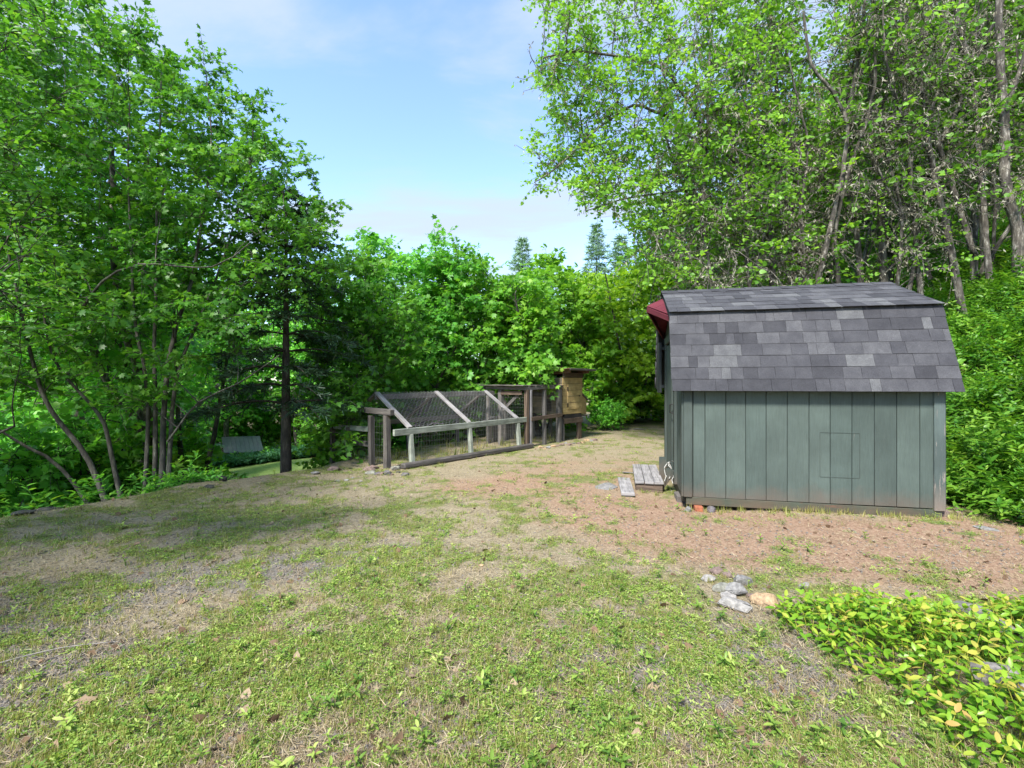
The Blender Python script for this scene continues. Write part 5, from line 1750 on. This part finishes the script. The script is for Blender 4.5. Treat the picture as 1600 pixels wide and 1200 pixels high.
p_, Y_ = yard_points(95000, lambda m, X, Y: np.clip(m['green'] * .62 - .08, 0, .43) * (1 - near_pile(X, Y)))
scatter('clover', p_, euler(len(p_)), rng.uniform(.42, 1.1, len(p_)) * (1 + .06 * Y_), pcl)
n1_ = len(p_)
p_, Y_ = yard_points(52000, lambda m, X, Y: np.clip(.12 + .5 * m['green'] - .3 * m['red'], 0.03, 1) * (1 - .8 * near_pile(X, Y)))
scatter('grass', p_, euler(len(p_)), rng.uniform(.45, 1.25, len(p_)) * (1 + .03 * Y_), pgr)
n2__ = len(p_)
p_, Y_ = yard_points(60000, lambda m, X, Y: np.clip(.72 - .40 * m['green'] - .25 * m['grey'] - .22 * m['red'], .16, 1))
scatter('dry_grass', p_, euler(len(p_), .1), rng.uniform(.5, 1.25, len(p_)) * (1 + .04 * Y_), pst)
n3__ = len(p_)
pwd = [proto('weed', sprig(r, .045, 4, .028, .5), M['clover']) for _ in range(4)]
p_, Y_ = yard_points(2200, lambda m, X, Y: np.clip(.2 + .4 * m['green'], 0, .5))
scatter('weeds', p_, euler(len(p_), .2), rng.uniform(.5, 1.4, len(p_)), pwd)
p_, Y_ = yard_points(60000, lambda m, X, Y: np.clip(1.0 * m['grey'] + .12 + .15 * m['red'], 0, 1), 1.45, 9)
p_[:, 2] += .002
scatter('gravel', p_, euler(len(p_), .4), rng.uniform(.4, 1.5, len(p_)), pch)
p_, Y_ = yard_points(3200, lambda m, X, Y: np.full(X.shape, .5) + .3 * m['red'], 1.45, 14)
scatter('fallen_leaves', p_, euler(len(p_), .4), rng.uniform(.4, 1.3, len(p_)), pdl)
print('SCATTER', n1_, n2__, n3__)

# bank of leafy shrubs right of the shed
r = np.random.default_rng(910)
pbk = [proto('bank_sprig', sprig(r, r.uniform(.26, .5), r.integers(5, 9), r.uniform(.06, .10), r.uniform(.35, .8)), M['leaf_bank']) for _ in range(9)]
n = 16000
Y = r.uniform(3.6, 15.0, n); X = r.uniform(4.6, 1.25 * Y + 1.0, n)
dt = -sdist(X, Y, TOE)
ok = (dt > 0.02) & (X < 1.25 * Y + .8)
lx_ = (X - 2.008) * math.cos(R(12.7)) - (Y - 5.62) * math.sin(R(12.7))
ok &= ~((lx_ < SW + .12) & (Y < 9.0))
den = np.clip(1.2 - (Y - 4) / 14, .25, 1)
ok &= r.random(n) < den
X, Y, dt = X[ok], Y[ok], dt[ok]
hump = .42 * sstep(0, .6, dt) * np.clip(2.2 * (fbm(X, Y, 0.8, 3, 71) - .28), 0.05, 1.4)
z_ = ground_z(X, Y) + hump * r.uniform(.35, 1.0, len(X)) ** .5 - .03
tl = np.stack([r.normal(0, .25, len(X)), r.normal(-.38, .28, len(X)) * 1.0, r.uniform(0, 6.28, len(X))], 1)
# lean out of the slope (towards the yard): rotate about Y by a negative angle after a random spin
rot = np.stack([r.normal(-.1, .3, len(X)), r.normal(-.30, .3, len(X)), r.uniform(0, 6.28, len(X))], 1)
gap = fbm(X, Y, .5, 2, 72) > .36
X, Y, z_, rot = X[gap], Y[gap], z_[gap], rot[gap]
scatter('bank_plants', np.stack([X, Y, z_], 1), rot, r.uniform(.5, 1.2, len(X)) * (1 + .03 * (Y - 5)), pbk)
print('BANK', len(X))

# ferny undergrowth on the wooded slope and the lower bank
pun = [proto('undergrowth_sprig', sprig(r, r.uniform(.25, .4), 6, .105, .7), M[k_]) for k_ in ('leaf_maple', 'leaf_deep', 'leaf_maple', 'leaf_deep')]
n = 30000
Y = r.uniform(5.0, 34, n); X = r.uniform(-1.3, 1.3, n) * Y
de = sdist(X, Y, EDGE); dt = -sdist(X, Y, TOE)
lawn = (de > 5.0) & (X / Y > -.66) & (X / Y < -.26) & (Y > 15) & (Y < 24.6)
ok = ((de > .15) | (dt > 1.2)) & ~lawn & ~((X / Y > -.66) & (X / Y < -.27) & (Y > 6.5) & (Y < 27))
ok &= ~((X > -2.5) & (X < 2.2) & (Y < 14.5) & (de < 1.2) & (Y > 8))
X, Y = X[ok], Y[ok]
ok = r.random(len(X)) < np.clip(.25 + .9 * fbm(X, Y, 2.2, 3, 91), 0, 1) * .8
X, Y = X[ok], Y[ok]
scatter('undergrowth', np.stack([X, Y, ground_z(X, Y) - .02], 1), euler(len(X), .25), r.uniform(.5, 1.2, len(X)) * (.75 + .03 * Y), pun)
# bluish-green ground cover beyond the lawn strip
pgc = [proto('groundcover_sprig', sprig(r, .45, 6, .2, .4), M['leaf_teal']) for _ in range(3)]
n = 2600
s_ = r.uniform(.0, 1, n); d_ = r.uniform(0, 1, n)
Y = 25.6 + 3.6 * s_; X = (-.675 + .245 * d_) * Y
Y = Y + 2.6 * (d_ - .2)
scatter('ground_cover', np.stack([X, Y, ground_z(X, Y) + .12 * r.random(n)], 1), euler(n, .3), r.uniform(.6, 1.05, n), pgc)
# grass inside the run and along the coop
ptg = [proto('tall_grass_tuft', tuft_grass(r, 16, .17, .45, 'blade', .04), M['grass']) for _ in range(4)]
n = 110
lx_ = r.uniform(-4.9, .95, n); ly_ = r.uniform(.05, 1.8, n) ** 1.0
keep = ~((lx_ > -.1) & (ly_ > .0) & (ly_ < .12))
pts = np.array([(*cw(a, b_), 0) for a, b_ in zip(lx_[keep], ly_[keep])]); pts[:, 2] = ground_z(pts[:, 0], pts[:, 1]) - .01
wl = np.array([local(a, b) for a, b in zip(np.concatenate([r.uniform(0, SW + .1, 70), r.uniform(-.9, -.05, 16)]), np.concatenate([-np.abs(r.normal(0.02, .06, 70)) - .03, r.uniform(.3, 2.2, 16)]))])
wl[:, 2] -= .01
pts = np.concatenate([pts, wl])
scatter('tall_grass', pts, euler(len(pts), .1), np.concatenate([r.uniform(.4, 1.2, len(pts) - len(wl)), r.uniform(.18, .5, len(wl))]), ptg)

# ------------------------------------------------------------------ the low shrub patch in the near right corner
M['hyper'] = leaf_mat('shrub_leaf', [(0.065, 0.17, 0.014), (0.13, 0.29, 0.02), (0.24, 0.40, 0.03), (0.40, 0.43, 0.06), (0.48, 0.32, 0.10)], 0.36, rough=0.36, vary=0.0)
HP = thing('low_shrub', 'bright yellow green low shrub patch spreading in the near right corner by the stones', 'shrub', (2.15, 2.6, 0))
r = np.random.default_rng(920)
HPOLY = [(1206, 958), (1250, 945), (1330, 948), (1420, 958), (1500, 958), (1610, 945), (1760, 945), (1760, 1260), (1500, 1200), (1440, 1120), (1400, 1070), (1330, 1050), (1270, 1010), (1215, 970)]


def ground_at(px, py):
    Y = CAMZ * FPX / (py - 600.0)
    return np.array([(px - 800) / FPX * Y, Y])


gp = np.array([ground_at(px, py) for px, py in HPOLY])
gpl = [tuple(p) for p in gp]
pos, ax, nr, sz_, v = [], [], [], [], []
stb = Buf()
cand = np.stack([r.uniform(gp[:, 0].min(), gp[:, 0].max(), 4200), r.uniform(gp[:, 1].min(), gp[:, 1].max(), 4200)], 1)
cand = cand[in_poly(cand[:, 0], cand[:, 1], gpl)]
kept = []
LOGS = [((1500, 965), (1580, 1010)), ((1530, 1072), (1610, 1100))]
for q in cand:
    if len(kept) and np.min(np.hypot(*(np.array(kept) - q).T)) < .036: continue
    bad = False
    for (a, b_) in LOGS:
        A_, B_ = ground_at(*a), ground_at(*b_)
        t_ = np.clip(np.dot(q - A_, B_ - A_) / np.dot(B_ - A_, B_ - A_), 0, 1)
        if np.hypot(*(A_ + (B_ - A_) * t_ - q)) < .10: bad = True
    if bad: continue
    kept.append(q)
for q in kept:
    edge_d = abs(float(sdist(np.array([q[0]]), np.array([q[1]]), gpl + [gpl[0]])[0]))
    h = (.07 + .13 * float(sstep(0, .35, edge_d))) * r.uniform(.75, 1.25)
    zg = gz(q[0], q[1])
    a = r.uniform(0, 6.28)
    e = np.array([q[0] + math.cos(a) * .06, q[1] + math.sin(a) * .06 - .02, zg + h])
    s0 = np.array([q[0], q[1], zg - .01])
    P_ = bez(s0, s0 + [0, 0, h * .5], e * .8 + s0 * .2, e, 5)
    tube(stb, P_, np.linspace(.0025, .0012, 5), 3, .8)
    pairs = 4 if h > .12 else 3
    red_ = r.random() ** 2.2
    for k in range(pairs):
        f = .35 + .65 * k / (pairs - 1)
        i_ = f * 4; i0 = min(3, int(i_)); c_ = P_[i0] + (P_[i0 + 1] - P_[i0]) * (i_ - i0)
        aa = a + 1.57 * k + r.normal(0, .3)
        for sg in (0, PI):
            d = np.array([math.cos(aa + sg), math.sin(aa + sg), -.05 + .6 * (f > .9) + r.normal(0, .32)])
            pos.append(c_); ax.append(d); nr.append(np.array([-d[0] * .25, -d[1] * .25 - .2, 1]) + r.normal(0, .32, 3))
            sz_.append(.047 * (.65 + .45 * math.sin(PI * f * .8)) * r.uniform(.75, 1.3))
            v.append(np.clip(.06 + .32 * f + .54 * red_ * (f > .75) + r.normal(0, .11), 0, 1))
pos, ax, nr, sz_, v = map(np.array, (pos, ax, nr, sz_, v))
LEAF['wide'] = (LEAF['long'][0] * np.array([1.30, 1, 1]), LEAF['long'][1])
pick = np.argsort(pos[:, 1] - 3.0 * (pos[:, 2]))
inview = np.abs(pos[:, 0] / pos[:, 1]) < 1.06
inview &= (600 - (pos[:, 2] - CAMZ) / pos[:, 1] * FPX) < 1200
pick = np.array([i for i in pick if inview[i]])
top_ = pick[np.argsort(-(pos[pick][:, 2]))][:1200]
pick = r.permutation(top_)[:300]
rest = np.ones(len(pos), bool); rest[pick] = False
HO = np.array(HP.location)
lbuf = Buf()
add_leaves(lbuf, 'wide', pos[rest], ax[rest], nr[rest], sz_[rest], v[rest])
tag(link('foliage', mesh_of('foliage', lbuf, M['hyper'], True, HO), HP), kind='stuff')
tag(link('stems', mesh_of('stems', stb, M['hyper'], True, HO), HP), kind='stuff')
lms = []
for k in range(12):
    b_ = Buf(); add_leaves(b_, 'wide', np.zeros((1, 3)), np.array([[0, 1., 0]]), np.array([[0, 0, 1.]]), np.array([1.]), np.array([k / 11]))
    lms.append(mesh_of('leaf', b_, M['hyper'], True))
for i in pick:
    y_ = norm(ax[i]); x_ = norm(np.cross(y_, nr[i])); z_ = np.cross(x_, y_)
    o = link('leaf', lms[int(round(v[i] * 11))], HP, Vector(pos[i] - HO))
    o.rotation_euler = Matrix(np.stack([x_, y_, z_], 1).tolist()).to_euler()
    o.scale = (sz_[i],) * 3
M['log'] = plain_mat('weathered_log', (0.17, 0.155, 0.145), 0.9, 0.55, 28, 0, 1.0)
for (a, b_), lab in zip(LOGS, ('weathered grey log half buried in the low shrubs, the farther of two', 'weathered grey log end among the shrub leaves nearest the corner')):
    A_, B_ = ground_at(*a), ground_at(*b_)
    bb_ = Buf()
    P_ = resample([[A_[0], A_[1], .05], [(A_[0] + B_[0]) / 2, (A_[1] + B_[1]) / 2, .075], [B_[0], B_[1], .05]], .05, .004, r)
    tube(bb_, P_, .055 + r.normal(0, .004, len(P_)), 10)
    n_ = len(P_)
    bb_.add(P_[[0]], np.zeros((0, 3), int))
    me = mesh_of('log', bb_, M['log'], True)
    tag(link('log', me), lab, 'log')

# ------------------------------------------------------------------ stones
def stone(px, py, w, mi, lab, asp=.8, tall=.55, Y=None, rz=None, seed=0, group=None, sink=.36):
    rs = random.Random(seed + int(px * 13 + py))
    Y = Y or CAMZ * FPX / (py - 600.0)
    X = (px - 800) / FPX * Y
    wm = w * (1.26 if group == PG else 1.0) / FPX * Y / 2
    me = rock_mesh(rs, wm, wm * asp, wm * tall, STONE[mi])
    o = link('stone', me, None, (X, Y, gz(X, Y) + wm * tall * (0.55 - sink + (.16 if group == PG else 0))), (rs.uniform(-.15, .15), rs.uniform(-.15, .15), rs.uniform(-.4, .4) if rz is None else rz))
    return tag(o, lab, 'stone', group)


PG = 'stones of the little pile beside the low shrubs'
stone(1107, 908, 20, 1, 'small white stone at the left end of the stone pile', .7, .6, group=PG)
stone(1121, 897, 22, 4, 'rusty brown stone at the back of the stone pile', .8, .7, group=PG)
stone(1136, 902, 17, 4, 'small dull brown stone in the middle back of the stone pile', .8, .7, group=PG)
stone(1158, 913, 34, 0, 'grey block with a pale top at the right back of the stone pile', .75, .55, group=PG)
stone(1129, 925, 30, 6, 'greenish grey stone leaning at the left of the stone pile', .7, .6, group=PG)
stone(1151, 930, 36, 0, 'long light grey stone on top of the stone pile', .5, .6, group=PG, sink=.1)
stone(1140, 934, 30, 1, 'flat pale stone lying above the big front stone of the pile', .6, .5, group=PG)
stone(1153, 950, 54, 1, 'largest flat pale stone at the front of the stone pile', .6, .42, group=PG)
stone(1194, 944, 38, 3, 'orange tan blocky stone against the shrub leaves', .8, .75, group=PG)
stone(1173, 935, 18, 4, 'small pinkish stone between the grey stones and the orange one', .8, .6, group=PG)
stone(1258, 915, 24, 1, 'single pale stone lying alone right of the stone pile', .7, .6)
stone(752, 885, 13, 3, 'small tan stone alone in the middle of the grass', .8, .45)
for k, (px, py, w, mi, lab) in enumerate(((527, 752, 12, 1, 'pale stone at the left of the small white row on the grass edge'), (541, 751, 10, 1, 'pale stone in the middle of the small white row'), (551, 747, 7, 1, 'smallest pale stone of the small white row, set higher'), (563, 752, 8, 1, 'pale stone at the right end of the small white row'))):
    stone(px, py, w, mi, lab, .7, .5, group='small white stones on the grass edge')
EG = 'dark stones along the bank edge'
for (px, py, w, mi, asp, tall, lab) in ((78, 795, 60, 5, .6, .35, 'big dark mossy stone in the bank edge at the far left'), (35, 808, 40, 5, .6, .35, 'dark stone low in the bank edge at the left border'), (165, 776, 42, 5, .6, .35, 'dark stone in the bank edge below the maple stems'),
                                        (345, 757, 30, 5, .6, .5, 'dark stone at the right foot of the maple mound'), (325, 766, 22, 5, .7, .4, 'small dark stone just below the maple mound'),
                                        (522, 736, 26, 4, .6, .5, 'brownish stone at the bank edge right of the fir trunk'), (493, 742, 24, 0, .5, .35, 'flat light grey stone at the bank edge right of the fir')):
    stone(px, py, w, mi, lab, asp, tall, group=EG)
RG = 'rubble stones under the left end of the chicken run'
rs_ = random.Random(3)
for k in range(16):
    px = rs_.uniform(556, 645); py = 741 - (px - 556) * .04 + rs_.uniform(-8, 4)
    stone(px, py, rs_.uniform(9, 24), rs_.choice((5, 2, 6, 4)), 'rough grey stone in the rubble under the left end of the chicken run', .8, .5, group=RG, seed=k)
CG = 'stones edging the coop front'
for k in range(15):
    f = k / 14
    px = 838 + 92 * f; py = 702 - 15 * f + rs_.uniform(-2, 2)
    stone(px, py, rs_.uniform(6, 13), rs_.choice((0, 1, 4, 3)), 'small stone in the row edging the front of the coop', .8, .6, group=CG, seed=50 + k)
for (px, py, w, asp, lab) in ((945, 759, 52, .75, 'flat flush grey paving stone left of the step plank'), (985, 739, 38, .55, 'flat paving stone just beyond the step platform'), (1538, 826, 42, .6, 'flat grey stone in the soil right of the shed corner'), (1000, 671, 26, 1.1, 'flat pale stone on the path behind the shed')):
    o = stone(px, py, w, 0, lab, asp * 1.4, .08, sink=.2)
    o.name = 'paving_stone'
stone(1505, 800, 30, 4, 'brown stone at the foot of the leafy bank by the shed corner', .8, .5)
# dark heap of dead ivy and twigs round the maple foot
tb2 = Buf(); r = np.random.default_rng(930)
for k in range(260):
    a = r.uniform(0, 6.28); rr_ = r.random() ** .6
    x0, y0 = -4.75 + math.cos(a) * rr_ * .8, 6.9 + math.sin(a) * rr_ * .6
    p0 = np.array([x0, y0, gz(x0, y0) + r.uniform(0, .12)])
    d = norm(r.normal(0, 1, 3) * [1, 1, .3]) * r.uniform(.1, .4)
    tube(tb2, np.array([p0, p0 + d * .5 + [0, 0, .02], p0 + d]), .005, 3)
tag(link('dead_twigs', mesh_of('dead_twigs', tb2, M['bark_dark'], True)), kind='stuff')
piv = [proto('ivy_sprig', sprig(r, .16, 5, .07, .9), M['leaf_deep']) for _ in range(3)]
n = 420
a = r.uniform(0, 6.28, n); rr_ = r.random(n) ** .6
X = -4.75 + np.cos(a) * rr_ * .72; Y = 6.9 + np.sin(a) * rr_ * .7
scatter('ivy', np.stack([X, Y, ground_z(X, Y)], 1), euler(n, .5), r.uniform(.5, 1.2, n), piv)
# a pale dry stick on the grass at the left
bb_ = Buf()
P_ = resample([np.append(ground_at(-30, 1050), .02), np.append(ground_at(60, 1026), .028), np.append(ground_at(130, 1012), .024), np.append(ground_at(186, 1005), .015)], .06, .002, r)
P_[:, 2] += ground_z(P_[:, 0], P_[:, 1])
tube(bb_, P_, np.linspace(.0042, .0022, len(P_)), 6)
M['stick'] = plain_mat('dry_stick', (0.22, 0.20, 0.18), 0.8, 0.4, 30)
tag(link('stick', mesh_of('stick', bb_, M['stick'], True)), 'long pale dry stick lying on the grass at the left border', 'stick')
# dead leaves one can pick out
for k, (px, py, w, lab) in enumerate(((115, 1108, 30, 'curled brown dead leaf on the bare soil at the near left'), (98, 1077, 14, 'small pinkish dead leaf lying left in the grass'), (695, 1040, 14, 'small pale dead leaf in the middle of the near grass'))):
    q = ground_at(px, py)
    b_ = Buf()
    add_leaves(b_, 'maple', np.zeros((1, 3)), np.array([[.6, .8, .1]]), np.array([[.15, -.2, 1]]), np.array([w / FPX * q[1]]), np.array([.6 + .1 * k]))
    tag(link('dead_leaf', mesh_of('dead_leaf', b_, M['deadleaf']), None, (q[0], q[1], gz(*q) + .02)), lab, 'leaf')
